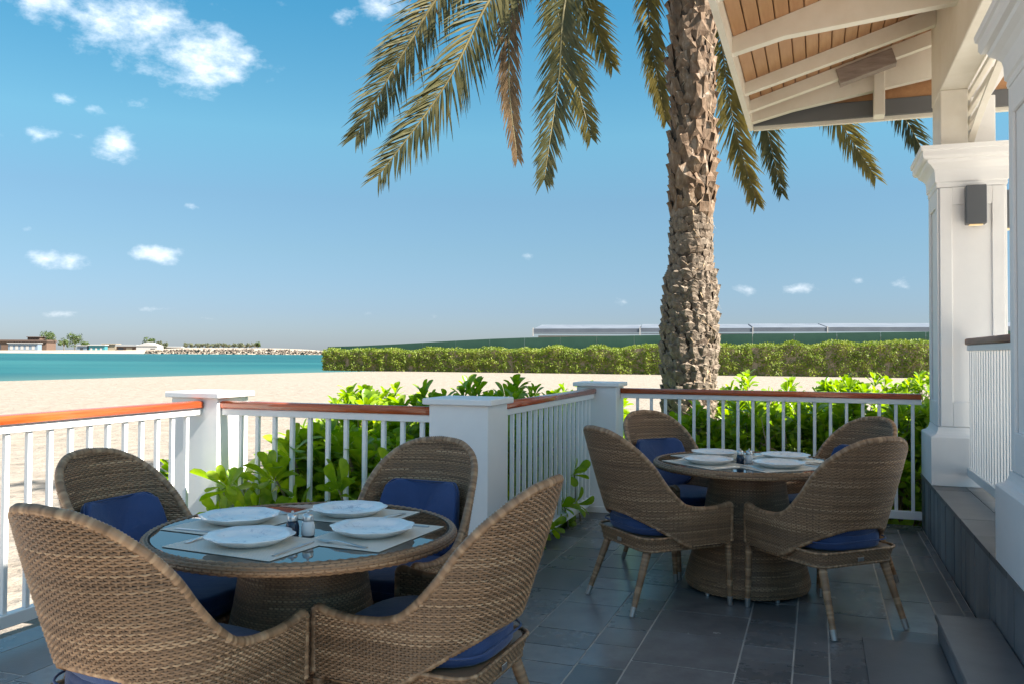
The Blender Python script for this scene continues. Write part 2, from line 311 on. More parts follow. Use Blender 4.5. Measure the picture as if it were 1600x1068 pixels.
# ------------------------------------------------------------------ mesh helpers
class MB:
    def __init__(s): s.v, s.f, s.c, s.n = [], [], [], 0
    def add(s, v, f, c=None):
        v = [tuple(p) for p in v]
        s.f.extend(tuple(i + s.n for i in q) for q in f); s.v.extend(v); s.n += len(v)
        if c is not None: s.c.extend([c] * len(v) if not isinstance(c, list) else c)
    def box(s, x0, x1, y0, y1, z0, z1, r=0.0, c=None, M=None):
        cx, cy, cz, hx, hy, hz = (x0 + x1) / 2, (y0 + y1) / 2, (z0 + z1) / 2, (x1 - x0) / 2, (y1 - y0) / 2, (z1 - z0) / 2
        vs, fs = [], []
        if r <= 0:
            for sx in (-1, 1):
                for sy in (-1, 1):
                    for sz in (-1, 1): vs.append((cx + sx * hx, cy + sy * hy, cz + sz * hz))
            fs = [(0, 1, 3, 2), (4, 6, 7, 5), (0, 4, 5, 1), (2, 3, 7, 6), (0, 2, 6, 4), (1, 5, 7, 3)]
        else:
            r = min(r, hx * .45, hy * .45, hz * .45); ix = {}
            for sx in (-1, 1):
                for sy in (-1, 1):
                    for sz in (-1, 1):
                        for k in range(3):
                            p = [sx * (hx - r), sy * (hy - r), sz * (hz - r)]; p[k] += (sx, sy, sz)[k] * r
                            ix[(sx, sy, sz, k)] = len(vs); vs.append((cx + p[0], cy + p[1], cz + p[2]))
            S = (-1, 1); raw = []
            for s1 in S:
                raw.append([ix[(s1, a, b, 0)] for a, b in ((-1, -1), (1, -1), (1, 1), (-1, 1))])
                raw.append([ix[(a, s1, b, 1)] for a, b in ((-1, -1), (1, -1), (1, 1), (-1, 1))])
                raw.append([ix[(a, b, s1, 2)] for a, b in ((-1, -1), (1, -1), (1, 1), (-1, 1))])
                for s2 in S:
                    raw.append([ix[(s1, s2, -1, 0)], ix[(s1, s2, 1, 0)], ix[(s1, s2, 1, 1)], ix[(s1, s2, -1, 1)]])
                    raw.append([ix[(s1, -1, s2, 0)], ix[(s1, 1, s2, 0)], ix[(s1, 1, s2, 2)], ix[(s1, -1, s2, 2)]])
                    raw.append([ix[(-1, s1, s2, 1)], ix[(1, s1, s2, 1)], ix[(1, s1, s2, 2)], ix[(-1, s1, s2, 2)]])
                    for s3 in S: raw.append([ix[(s1, s2, s3, k)] for k in range(3)])
            o = Vector((cx, cy, cz))
            for q in raw:
                p = [Vector(vs[i]) for i in q]; nn = (p[1] - p[0]).cross(p[2] - p[1]); cc = sum(p, Vector()) / len(p) - o
                fs.append(tuple(q) if nn.dot(cc) > 0 else tuple(reversed(q)))
        if M is not None: vs = [M @ Vector(p) for p in vs]
        s.add(vs, fs, c); return s
    def extrude(s, prof, x0, x1, axis='x', c=None, M=None):
        """closed profile (list of 2-D points) swept along an axis, capped"""
        n = len(prof)
        def P(x, p):
            return {'x': (x, p[0], p[1]), 'y': (p[0], x, p[1]), 'z': (p[0], p[1], x)}[axis]
        vs = [P(x0, p) for p in prof] + [P(x1, p) for p in prof]
        fs = [(i, (i + 1) % n, n + (i + 1) % n, n + i) for i in range(n)] + [tuple(range(n - 1, -1, -1)), tuple(range(n, 2 * n))]
        if M is not None: vs = [M @ Vector(p) for p in vs]
        s.add(vs, fs, c); return s
    def tube(s, pts, radii, k=8, c=None, cap=True, flat=1.0, up=None):
        pts = [Vector(p) for p in pts]; n = len(pts); vs = []
        cs = []
        ref = None
        for i in range(n):
            tdir = (pts[min(i + 1, n - 1)] - pts[max(i - 1, 0)]).normalized()
            if ref is None:
                a = Vector((0, 0, 1)) if up is None else Vector(up)
                if abs(tdir.dot(a)) > .95: a = Vector((1, 0, 0))
                ref = (a - tdir * a.dot(tdir)).normalized()
            else: ref = (ref - tdir * ref.dot(tdir)).normalized()
            bi = tdir.cross(ref); r = radii[i] if hasattr(radii, '__len__') else radii
            for j in range(k):
                a = 2 * math.pi * j / k
                vs.append(pts[i] + ref * (math.cos(a) * r) + bi * (math.sin(a) * r * flat))
            if c is not None: cs += [c[i] if isinstance(c, list) else c] * k
        fs = [(i * k + j, i * k + (j + 1) % k, (i + 1) * k + (j + 1) % k, (i + 1) * k + j) for i in range(n - 1) for j in range(k)]
        if cap: fs += [tuple(range(k - 1, -1, -1)), tuple((n - 1) * k + j for j in range(k))]
        s.add(vs, fs, cs if c is not None else None); return s
    def lathe(s, prof, k=32, c=None, ripple=None):
        vs = []
        for (r, z) in prof:
            for j in range(k):
                a = 2 * math.pi * j / k; q = r * (1 + (ripple(a, r) if ripple else 0)); vs.append((q * math.cos(a), q * math.sin(a), z))
        fs = [(i * k + j, i * k + (j + 1) % k, (i + 1) * k + (j + 1) % k, (i + 1) * k + j) for i in range(len(prof) - 1) for j in range(k)]
        if prof[0][0] > 1e-5: fs.append(tuple(range(k - 1, -1, -1)))
        if prof[-1][0] > 1e-5: fs.append(tuple((len(prof) - 1) * k + j for j in range(k)))
        s.add(vs, fs, c); return s
    def mesh(s, name, mat, smooth=False):
        me = bpy.data.meshes.new(name); me.from_pydata(s.v, [], s.f)
        if s.c and len(s.c) == len(s.v):
            ca = me.color_attributes.new('Col', 'FLOAT_COLOR', 'POINT')
            ca.data.foreach_set('color', np.array([(x[0], x[1], x[2], 1.0) for x in s.c], dtype=np.float32).ravel())
        if mat: me.materials.append(MAT[mat])
        if smooth: me.polygons.foreach_set('use_smooth', [True] * len(me.polygons))
        me.update(); return me

def link(name, me, parent=None, loc=(0, 0, 0), rot=(0, 0, 0), scale=(1, 1, 1)):
    o = bpy.data.objects.new(name, me); COL.objects.link(o)
    o.location, o.rotation_euler, o.scale = loc, rot, scale
    if parent is not None: o.parent = parent
    return o
def build(name, mb, mat, parent=None, smooth=False, loc=(0, 0, 0), rot=(0, 0, 0)):
    return link(name, mb.mesh(name, mat, smooth), parent, loc, rot)
def tag(o, label=None, cat=None, group=None, kind=None):
    for k, x in (('label', label), ('category', cat), ('group', group), ('kind', kind)):
        if x: o[k] = x
    return o
def thing(name, label, cat, loc=(0, 0, 0), rz=0.0, group=None):
    return tag(link(name, None, None, loc, (0, 0, rz)), label, cat, group)
def copy_tree(o, parent=None):
    c = o.copy(); COL.objects.link(c)
    if parent is not None: c.parent = parent
    for ch in [x for x in KIDS.get(o.name, [])]: copy_tree(ch, c)
    return c
KIDS = {}
def remember(root):
    KIDS.clear()
    for o in COL.objects:
        if o.parent is not None: KIDS.setdefault(o.parent.name, []).append(o)

# smooth 1-D interpolation through control points
def pchip(xs, ys):
    xs, ys = np.array(xs, float), np.array(ys, float); h = np.diff(xs); d = np.diff(ys) / h
    m = np.zeros(len(xs)); m[0], m[-1] = d[0], d[-1]
    for i in range(1, len(xs) - 1):
        m[i] = 0 if d[i - 1] * d[i] <= 0 else 2 * d[i - 1] * d[i] / (d[i - 1] + d[i])
    def f(x):
        x = np.clip(np.asarray(x, float), xs[0], xs[-1]); i = np.clip(np.searchsorted(xs, x, side='right') - 1, 0, len(xs) - 2)
        t_ = (x - xs[i]) / h[i]; a, b = ys[i], ys[i + 1]
        return (2 * t_**3 - 3 * t_**2 + 1) * a + (t_**3 - 2 * t_**2 + t_) * h[i] * m[i] + (-2 * t_**3 + 3 * t_**2) * b + (t_**3 - t_**2) * h[i] * m[i + 1]
    return f

# ------------------------------------------------------------------ ground, sea, deck
SHA, SHB = Vector((-40.6, 68.3)), Vector((-21.75, 99.6)); SHD = (SHB - SHA).normalized(); SHN = Vector((SHD.y, -SHD.x))
def inland(x, y):
    return (x - SHA.x) * SHN.x + (y - SHA.y) * SHN.y + 1.2 * math.sin(((x - SHA.x) * SHD.x + (y - SHA.y) * SHD.y) * .09)
def ground_z(x, y):
    d = inland(x, y)
    if d < -60: return -4.0
    tt = max(0.0, min(1.0, (d + 14) / 34.0)); s = tt * tt * (3 - 2 * tt)
    return -1.85 + (1.40) * s
g = MB(); xs = np.concatenate([np.arange(-3000, -120, 240), np.arange(-120, -14, 4.0), np.arange(-14, 14, .35), np.arange(14, 120, 5.0), np.arange(120, 3001, 320)])
ys = np.concatenate([np.arange(-60, 0, 10.0), np.arange(0, 30, .35), np.arange(30, 140, 3.0), np.arange(140, 3200, 300)])
gv = []
for y in ys:
    for x in xs:
        z = ground_z(x, y)
        if -14 <= x <= 14 and 0 <= y < 30:
            z += .045 * mnoise.noise(Vector((x * .9, y * .9, 0))) + .02 * mnoise.noise(Vector((x * 2.7, y * 2.7, 4)))
        gv.append((x, y, z))
nx = len(xs)
g.add(gv, [(j * nx + i, j * nx + i + 1, (j + 1) * nx + i + 1, (j + 1) * nx + i) for j in range(len(ys) - 1) for i in range(nx - 1)])
tag(build('sand', g, 'sand', smooth=True), 'pale sandy beach around the terrace', None, kind='structure')
w = MB(); w.add([(-4500, 20, -1.0), (900, 20, -1.0), (900, 4500, -1.0), (-4500, 4500, -1.0)], [(0, 1, 2, 3)])
tag(build('sea', w, 'sea'), 'turquoise sea beyond the beach', None, kind='structure')

# terrace deck of slate
deck = MB()
deck.box(-3.74, .79, .9, 4.72, -.62, -.0022); deck.box(-1.98, .79, 4.722, 7.80, -.62, -.0026)
dk = tag(build('deck', deck, 'grout', rot=(0, 0, -ANG)), 'dark slate paved terrace deck with pale joints', None, kind='structure')
unit_tile = MB().box(-.5, .5, -.5, .5, -.5, .5, .012).mesh('tile', 'slate')
def tile(a0, a1, b0, b1, ztop=0.0, th=.03, parent=dk, me=unit_tile, gap=.008):
    da, db = a1 - a0 - gap, b1 - b0 - gap
    dz = rng.uniform(-.0004, .0012)
    o = link('tile', me, parent, ((a0 + a1) / 2, (b0 + b1) / 2, ztop + dz - th / 2), (rng.uniform(-.0013, .0013), rng.uniform(-.0013, .0013), 0), (da, db, th))
    return o
lines = [-3.56, -3.22, -2.9, -2.55, -2.25, -1.95, -1.69, -1.36, -1.03, -.81, -.345, -.11, .045, .345, .595, .74]
ntile = 0
for a0, a1 in zip(lines[:-1], lines[1:]):
    top = 4.60 if a1 < -1.9 else 7.58
    b = 1.75 + rng.uniform(0, .5); width = a1 - a0
    first = True
    while b < top - .05:
        L = rng.uniform(.20, .52) if width < .4 else rng.uniform(.28, .52)
        if a0 > .03: L *= 1.5
        b1 = min(b + L, top)
        if top - b1 < .12: b1 = top
        c = D((a0 + a1) / 2, (b + b1) / 2)
        if c.y > 1.2 and abs(c.x) < c.y * .70 + .4:
            tile(a0, a1, b, b1); ntile += 1
        b = b1
# border course along the edges
b = 1.4
while b < 4.6:
    b1 = min(b + rng.uniform(.5, .8), 4.6); tile(-3.74, -3.56, b, b1); b = b1
b = 4.8
while b < 7.6:
    b1 = min(b + rng.uniform(.4, .8), 7.6); tile(.74, .788, b, b1); b = b1
a = -1.95
while a < .74:
    a1 = min(a + rng.uniform(.35, .7), .788); tile(a, a1, 7.58, 7.80); a = a1
# low rough slab and step by the platform
slab = MB().box(.20, .548, 1.5, 4.61, .003, .011, .003); tag(build('slab', slab, 'slate_rough', dk))
stp = MB(); stp.box(.552, .792, 1.2, 4.73, -.02, .092, .004)
st = tag(build('step', stp, 'slate_cladding', rot=(0, 0, -ANG)), 'low step with rough slate tread against the platform', None, kind='structure')
build('tread', MB().box(.540, .795, 1.2, 4.742, .0945, .122, .006), 'slate_rough', st)

# raised platform of the pavilion
plat = MB(); plat.box(.826, 9.0, .6, 7.83, -.60, .398)
pl = tag(build('platform', plat, 'dark_joint', rot=(0, 0, -ANG)), 'raised slate clad platform under the pavilion', None, kind='structure')
clad = MB().box(-.5, .5, -.5, .5, -.5, .5, .02).mesh('cladding_tile', 'slate_cladding')
pf = MB(); pf.box(1.622, 9.0, .6, 7.83, .399, .43); build('inner_floor', pf, 'pale_stone', pl)  # unseen floor, made pale so sunlight bounces onto the terrace
b = 3.2
while b < 7.80:
    wd = rng.uniform(.12, .165); b1 = min(b + wd, 7.84)
    link('cladding_tile', clad, pl, (.813 + rng.uniform(-.003, .003), (b + b1) / 2, .19), (0, 0, rng.uniform(-.012, .012)), (.026, b1 - b - .006, .415)); b = b1
ledge = MB().box(-.5, .5, -.5, .5, -.5, .5, .015).mesh('ledge_tile', 'slate_ledge')
for (a0, a1) in ((.79, 1.02), (1.02, 1.22), (1.22, 1.62)):
    b = 3.4 + rng.uniform(0, .2)
    while b < 7.80:
        b1 = min(b + rng.uniform(.38, .62), 7.84)
        tile(a0, a1, b, b1, .43, .031, pl, ledge, .005).name = 'ledge_tile'; b = b1

# ------------------------------------------------------------------ railings and posts
def rail_profile(w, h, z0, r=.014, n=4):
    pts = []
    for cx, cz, a0 in ((w / 2 - r, z0 + h - r, 0), (-w / 2 + r, z0 + h - r, 90), (-w / 2 + r * .6, z0 + r * .6, 180), (w / 2 - r * .6, z0 + r * .6, 270)):
        rr = r if a0 < 180 else r * .6
        for i in range(n + 1):
            a = R(a0 + 90 * i / n); pts.append((cx + rr * math.cos(a), cz + rr * math.sin(a)))
    return pts
def railing(a, b, L, along_v, label, spacing=.124, first=.075, z0=0.0, wood='varnished_wood', foot=None, h_top=1.09):
    """local x runs along the rail"""
    t = thing('railing', label, 'railing', D(a, b, z0), (R(90) - ANG) if along_v else -ANG)
    build('handrail', MB().extrude(rail_profile(.076, .046, h_top - .046), .004, L - .004), wood, t, True)
    hr = t.children[0] if t.children else None
    build('top_rail', MB().box(.002, L - .002, -.024, .024, h_top - .088, h_top - .0465, .003), 'white_paint', t)
    build('bottom_rail', MB().box(.002, L - .002, -.026, .026, .083, .146, .004), 'white_paint', t)
    bal = MB().box(-.0125, .0125, -.0125, .0125, .147, h_top - .0885, .002).mesh('baluster', 'white_paint')
    x = first
    while x < L - .03:
        link('baluster', bal, t, (x, rng.uniform(-.001, .001), 0), (0, 0, rng.uniform(-.02, .02))); x += spacing
    for fx in (foot or []):
        build('foot', MB().box(fx - .016, fx + .016, -.016, .016, .046, .082, .002), 'white_paint', t)
        build('foot_block', MB().box(fx - .045, fx + .045, -.045, .045, .0015, .045, .004), 'white_paint', t)
    return t
railing(-3.645, .9, 3.515, True, 'white baluster railing with sunlit red handrail along the beach edge', first=.055)
railing(-3.505, 4.478, 1.435, False, 'short white railing between two square posts, red handrail half in sun', first=.13)
railing(-1.885, 4.735, 2.68, True, 'white railing beside the far terrace walk with small foot block', foot=[1.10])
railing(-1.668, 7.61, 2.448, False, 'white railing behind the far table ending at the slate platform', first=.15)
for (a0, a1, b0, b1, lab) in ((-3.86, -3.508, 4.42, 4.725, 'square white post with sunlit side where beach railing turns'),
                              (-2.067, -1.711, 4.42, 4.73, 'square white post at the inner corner behind wicker chair'),
                              (-2.027, -1.670, 7.42, 7.725, 'square white post at the outer corner beside the palm')):
    p = thing('railing_post', lab, 'post', D((a0 + a1) / 2, (b0 + b1) / 2), -ANG, 'square white railing posts'); hw, hd = (a1 - a0) / 2, (b1 - b0) / 2
    build('shaft', MB().box(-hw, hw, -hd, hd, .0015, 1.106, .004), 'white_paint', p)
    build('cap', MB().box(-hw - .03, hw + .03, -hd - .03, hd + .03, 1.1065, 1.142, .005), 'white_paint', p)
    sk = MB()
    for q in ((-hw - .014, hw + .014, -hd - .014, -hd - .0005), (-hw - .014, hw + .014, hd + .0005, hd + .014), (-hw - .014, -hw - .0005, -hd, hd), (hw + .0005, hw + .014, -hd, hd)):
        sk.box(q[0], q[1], q[2], q[3], .0015, .055, .002)
    build('skirting', sk, 'white_paint', p)

# ------------------------------------------------------------------ pavilion
RB = 1.5
pav = thing('beach_pavilion', 'white columned beach pavilion with timber lined eaves at the terrace side', 'pavilion', (0, 0, 0), -ANG)
def column(a0, a1, b0, b1):
    """a0..b1: the shaft"""
    ca, cb, ha, hb = (a0 + a1) / 2, (b0 + b1) / 2, (a1 - a0) / 2, (b1 - b0) / 2
    col = build('column', MB().box(a0, a1, b0, b1, .78, 2.735, .006), 'column_render', pav)
    e = .055
    def ring(prof):   # stepped square mouldings: (overhang, z)
        vs, fs = [], []
        for o, z in prof:
            vs += [(ca - ha - o, cb - hb - o, z), (ca + ha + o, cb - hb - o, z), (ca + ha + o, cb + hb + o, z), (ca - ha - o, cb + hb + o, z)]
        for i in range(len(prof) - 1):
            for j in range(4): fs.append((i * 4 + j, i * 4 + (j + 1) % 4, i * 4 + 4 + (j + 1) % 4, i * 4 + 4 + j))
        fs += [(3, 2, 1, 0), tuple(len(vs) - 4 + j for j in range(4))]
        m = MB(); m.add(vs, fs); return m
    build('plinth', ring([(.068, .4315), (.070, .435), (.070, .787), (.064, .795), (.058, .797), (.040, .806), (.026, .822), (.018, .845), (.016, .862), (.003, .866)]), 'column_render', col)
    build('capital', ring([(.003, 2.655), (.016, 2.657), (.020, 2.672), (.018, 2.690), (.028, 2.70), (.030, 2.76), (.036, 2.79), (.056, 2.815), (.082, 2.835), (.088, 2.855), (.112, 2.862), (.122, 2.88), (.122, 2.918), (.134, 2.925), (.138, 2.955), (.10, 2.962)]), 'column_render', col)
    # recessed panels framed by raised boards on each face
    for (nx_, ny_) in ((0, -1), (-1, 0), (1, 0)):
        fr = MB(); W2 = ha if ny_ else hb; bw, th = .085, .016
        def slab_(x0, x1, z0, z1):
            if ny_: fr.box(ca + x0, ca + x1, cb - hb - th, cb - hb - .0008, z0, z1, .005)
            elif nx_ < 0: fr.box(a0 - th, a0 - .0008, cb + x0, cb + x1, z0, z1, .005)
            else: fr.box(a1 + .0008, a1 + th, cb + x0, cb + x1, z0, z1, .005)
        slab_(-W2 + .002, -W2 + bw, .868, 2.653); slab_(W2 - bw, W2 - .002, .868, 2.653)
        slab_(-W2 + bw + .0006, W2 - bw - .0006, .868, 1.05); slab_(-W2 + bw + .0006, W2 - bw - .0006, 2.52, 2.653)
        build('panel_frame', fr, 'column_render', col)
    return col
column(.862, 1.298, 7.175, 7.69)
column(.862, 1.298, 3.62, 4.575)
build('pier', MB().box(.876, 1.063, 7.18, 7.66, 2.963, 3.397, .005), 'cream_paint', pav)
build('pier', MB().box(1.115, 1.285, 7.42, 7.66, 2.963, 3.397, .005), 'column_render', pav)
build('pier', MB().box(.876, 1.285, 3.66, 4.55, 2.963, 3.397, .005), 'column_render', pav)
build('beam', MB().box(.874, 1.064, RB, 7.70, 3.398, 4.15, .006), 'cream_paint', pav)
build('beam', MB().box(1.066, 1.30, RB, 7.70, 3.46, 4.15, .006), 'column_render', pav)
# fretwork bracket under the beam: level slats and a curved brace
br = build('bracket', MB().box(1.072, 1.110, 4.552, 7.415, 3.365, 3.397, .004), 'cream_paint', pav)
for z0, b0 in ((3.24, 6.30), (3.13, 6.88)):
    build('slat', MB().box(1.074, 1.108, b0, 7.414, z0, z0 + .042, .004), 'cream_paint', br)
arc = MB(); prof = []
n = 22
for i in range(n + 1):
    q = i / n; prof.append((7.40 - 2.5 * q, 2.965 + .40 * math.sin(q * math.pi / 2) ** .8))
for i in range(n, -1, -1):
    q = i / n; prof.append((7.40 - 2.5 * q * .985 - .055 * (1 - q), 2.965 - .0 + .40 * math.sin(q * math.pi / 2) ** .8 - .055 * q))
vs = [(1.068, p[0], p[1]) for p in prof] + [(1.113, p[0], p[1]) for p in prof]; m = len(prof)
fs = [(i, (i + 1) % m, m + (i + 1) % m, m + i) for i in range(m)]
for i in range(n): 
    fs.append((i, i + 1, m - 2 - i, m - 1 - i)); fs.append((m + i, m + m - 1 - i, m + m - 2 - i, m + i + 1))
arc.add(vs, fs); build('curved_brace', arc, 'cream_paint', br)
# roof: eaves with sloping boards, rafters and fascias
def zb(a): return 3.665 + .31 * (a + .557)
roof = MB(); RB = 1.5
rz = [(-.66, zb(-.66) + .06), (1.85, zb(1.85) + .06), (4.3, zb(-.66) + .06), (4.3, zb(-.66) + .13), (1.85, zb(1.85) + .13), (-.66, zb(-.66) + .13)]  # unseen ridge, right eave and near end shaped to let fill light in
roof.extrude(rz, RB, 8.46, 'y')
rf = build('roof', roof, 'roof_grey', pav)
ic = MB(); ic.add([(1.31, RB, zb(1.31) + .03), (1.85, RB, zb(1.85) + .03), (1.85, 8.36, zb(1.85) + .03), (1.31, 8.36, zb(1.31) + .03), (4.28, RB, zb(-.66) + .04), (4.28, 8.36, zb(-.66) + .04)], [(3, 2, 1, 0), (2, 5, 4, 1)]); build('inner_ceiling', ic, 'white_paint', rf)  # unseen ceiling, made white to bounce light back over the deck
bw = .1015; a = -.572; slope = math.atan(.31)
cb_ = MB().box(-bw / 2 + .0035, bw / 2 - .0035, RB, 8.36, 0, .02, .004).mesh('ceiling_board', 'ceiling_wood')
while a < .93:
    link('ceiling_board', cb_, rf, (a + bw * math.cos(slope) / 2, 0, zb(a + bw / 2) + .004), (0, -slope, 0)); a += bw * math.cos(slope)
bk = MB(); bk.add([(-.6, RB, zb(-.6) + .034), (1.3, RB, zb(1.3) + .034), (1.3, 8.36, zb(1.3) + .034), (-.6, 8.36, zb(-.6) + .034)], [(3, 2, 1, 0)]); build('soffit_backing', bk, 'far_brown', rf)
def rafter(b, w, pts):
    m = MB(); m.extrude(pts, b - w / 2, b + w / 2, 'y'); return build('rafter', m, 'cream_paint', rf)
def plain(b, d, ae=.873): rafter(b, .075, [(-.575, zb(-.575) - .092), (ae, zb(ae) - d), (ae, zb(ae) + .003), (-.575, zb(-.575) + .003)])
def shaped(b, zr, ae): rafter(b, .085, [(-.575, zb(-.575) - .115), (-.22, zb(-.575) - .03), (ae, zr + .18 * (ae - .874)), (ae, zb(ae) - .06), (.5, zb(.5) + .003), (-.575, zb(-.575) + .003)])
shaped(8.27, 3.80, 1.30); plain(7.96, .125, 1.3); plain(7.42, .13); shaped(6.32, 3.73, .873)
for b in (5.35, 4.4, 3.4, 2.4, 1.4): plain(b, .13)
f = MB(); f.extrude([(-.575, 3.52), (-.575, 3.74), (-.618, 3.76), (-.636, 3.755), (-.628, 3.60), (-.618, 3.515)], RB, 8.44, 'y'); build('fascia', f, 'cream_paint', rf)
f = MB(); f.box(-.574, 4.28, 8.405, 8.445, 3.512, 3.76, .004); build('fascia', f, 'cream_paint', rf)
build('gutter_board', MB().box(-.572, 2.0, 8.368, 8.404, 3.548, 3.695, .003), 'grey_board', rf)
build('end_board', MB().box(-.572, 3.0, 8.385, 8.404, 3.6965, 4.3, .003), 'ceiling_wood', rf)
build('strut', MB().box(.47, .56, 8.20, 8.36, 3.515, 3.99, .004), 'cream_paint', rf)
sl2 = math.atan(.31)
build('splice_block', MB().box(0, .47, 7.90, 8.02, -.155, -.02, .004, M=Matrix.Translation((.14, 0, zb(.14))) @ Matrix.Rotation(-sl2, 4, 'Y')), 'weathered_block', rf)
# platform railing between the columns
railing(1.055, 4.70, 2.40, True, 'white slatted railing with faded brown handrail on the raised platform', .092, .06, .43, 'faded_wood', h_top=1.09)
# wall lamps
for (pos, rz, lab) in ((D(1.098, 7.157, 2.35), -ANG, 'dark grey box wall lamp on the column face toward the tables'), (D(1.316, 7.43, 2.35), R(90) - ANG, 'dark grey box wall lamp on the hidden side of the column')):
    l = thing('wall_lamp', lab, 'lamp', pos, rz, 'box wall lamps')
    build('housing', MB().box(-.068, .068, -.085, -.002, .012, .30, .005), 'lamp_metal', l)
    build('back_plate', MB().box(-.058, .058, -.0015, .0015, .02, .29), 'lamp_metal', l)
    build('lens', MB().box(-.045, .045, -.07, -.02, .004, .0115, .002), 'lamp_lens', l)

# ------------------------------------------------------------------ wicker weaving
PAL = [(.45, .265, .145), (.35, .20, .105), (.21, .115, .058), (.58, .375, .22), (.40, .235, .128), (.29, .172, .098)]
def frames(S, s, t, ds=1e-3, dt=1e-3):
    P = S(s, t); A = S(s + ds, t) - S(s - ds, t); B = S(s, t + dt) - S(s, t - dt)
    N = np.cross(A, B); N /= np.linalg.norm(N, axis=-1, keepdims=True) + 1e-12
    T = B / (np.linalg.norm(B, axis=-1, keepdims=True) + 1e-12)
    return P, N, T
def weave(S, rows, spans, ds, pitch, amp=.0022, sign=1.0, closed=False, stakes=True, seed=1):
    """real woven strands on the surface S(s,t): level strands at t in rows passing over and under upright stakes spaced ds in s"""
    rg = random.Random(seed); mb = MB()
    V, F, C = [], [], []; base = 0
    tone = rg.uniform(.85, 1.1)
    for i, tv in enumerate(rows):
        if rg.random() < .22: tone = rg.uniform(.78, 1.18)
        for (s0, s1) in spans[i]:
            k0, k1 = math.ceil(s0 / (ds / 2) - 1e-6), math.floor(s1 / (ds / 2) + 1e-6)
            if k1 - k0 < 2: continue
            k = np.arange(k0, k1 + 1); s = k * ds / 2; s = np.clip(s, s0, s1)
            out = np.where(k % 2 == 0, amp * np.where(((k // 2) + i) % 2 == 0, 1.0, -1.0), 0.0)
            P, N, T = frames(S, s, np.full(len(s), tv)); N = N * sign
            n = len(s); h = pitch * .43; e = pitch * .24
            V.append(np.stack([P - T * h + N * (out - e)[:, None], P + N * (out + e)[:, None], P + T * h + N * (out - e)[:, None]], 1).reshape(-1, 3))
            idx = base + np.arange(n - 1) * 3
            for q in (0, 1):
                F.append(np.stack([idx + q, idx + 3 + q, idx + 4 + q, idx + 1 + q], 1))
            col = np.zeros((n, 3)); j = 0
            while j < n:
                L = rg.randint(14, 60); col[j:j + L] = np.array(PAL[rg.randrange(len(PAL))]) * tone * rg.uniform(.88, 1.12); j += L
            C.append(np.repeat(col, 3, 0)); base += 3 * n
    if stakes:
        rows_a = np.array(rows); allk = {}
        for i, sp in enumerate(spans):
            for (s0, s1) in sp:
                for k in range(math.ceil(s0 / ds - 1e-6), math.floor(s1 / ds + 1e-6) + 1): allk.setdefault(k, []).append(i)
        for k, ii in allk.items():
            ii = np.array(ii); runs = np.split(ii, np.where(np.diff(ii) > 1)[0] + 1)
            for run in runs:
                if len(run) < 2: continue
                s = np.full(len(run), k * ds); tt = rows_a[run]
                out = -amp * np.where((k + run) % 2 == 0, 1.0, -1.0) * .9
                P, N, T = frames(S, s, tt); N = N * sign; X = np.cross(T, N); n = len(run)
                V.append(np.stack([P - X * .0030 + N * (out - .0008)[:, None], P + X * .0030 + N * (out - .0008)[:, None]], 1).reshape(-1, 3))
                idx = base + np.arange(n - 1) * 2
                F.append(np.stack([idx, idx + 1, idx + 3, idx + 2], 1)); c = np.array(PAL[rg.choice((1, 2, 5))]) * .8
                C.append(np.tile(c, (2 * n, 1))); base += 2 * n
    mb.v = np.concatenate(V).tolist(); mb.f = np.concatenate(F).tolist(); mb.c = np.concatenate(C).tolist(); mb.n = base
    return mb
def sheet(S, s, tlo, thi, nt=10, off=0.0, sign=1.0):
    mb = MB(); G = []
    for q in np.linspace(0, 1, nt + 1):
        P, N, T = frames(S, s, tlo + (thi - tlo) * q); G.append(P + N * sign * off)
    G = np.array(G); ns = len(s)
    mb.add(G.reshape(-1, 3).tolist(), [(j * ns + i, j * ns + i + 1, (j + 1) * ns + i + 1, (j + 1) * ns + i) for j in range(nt) for i in range(ns - 1)])
    return mb
def wrapped(path, r0, r1, pitch=.0085, k=8, seed=3, flat=1.0, up=None):
    """strand-wrapped rod: every turn of the strand stands proud"""
    rg = random.Random(seed); P = [Vector(p) for p in path]; L = [0]
    for a_, b_ in zip(P[:-1], P[1:]): L.append(L[-1] + (b_ - a_).length)
    n = max(4, int(L[-1] / pitch)); pts, rad, cs = [], [], []
    j = 0
    for i in range(2 * n + 1):
        d = L[-1] * i / (2 * n)
        while j < len(P) - 2 and L[j + 1] < d: j += 1
        q = (d - L[j]) / max(1e-9, L[j + 1] - L[j]); pts.append(P[j].lerp(P[j + 1], min(1, q)))
        r = r0 + (r1 - r0) * d / L[-1]; rad.append(r + (.0011 if i % 2 else -.0013))
        if i % 2 == 0 or i == 0: kk = rg.uniform(.8, 1.2); cc = tuple(x * kk for x in PAL[rg.randrange(6)])
        cs.append(cc)
    m = MB(); m.tube(pts, rad, k, cs, True, flat, up); return m

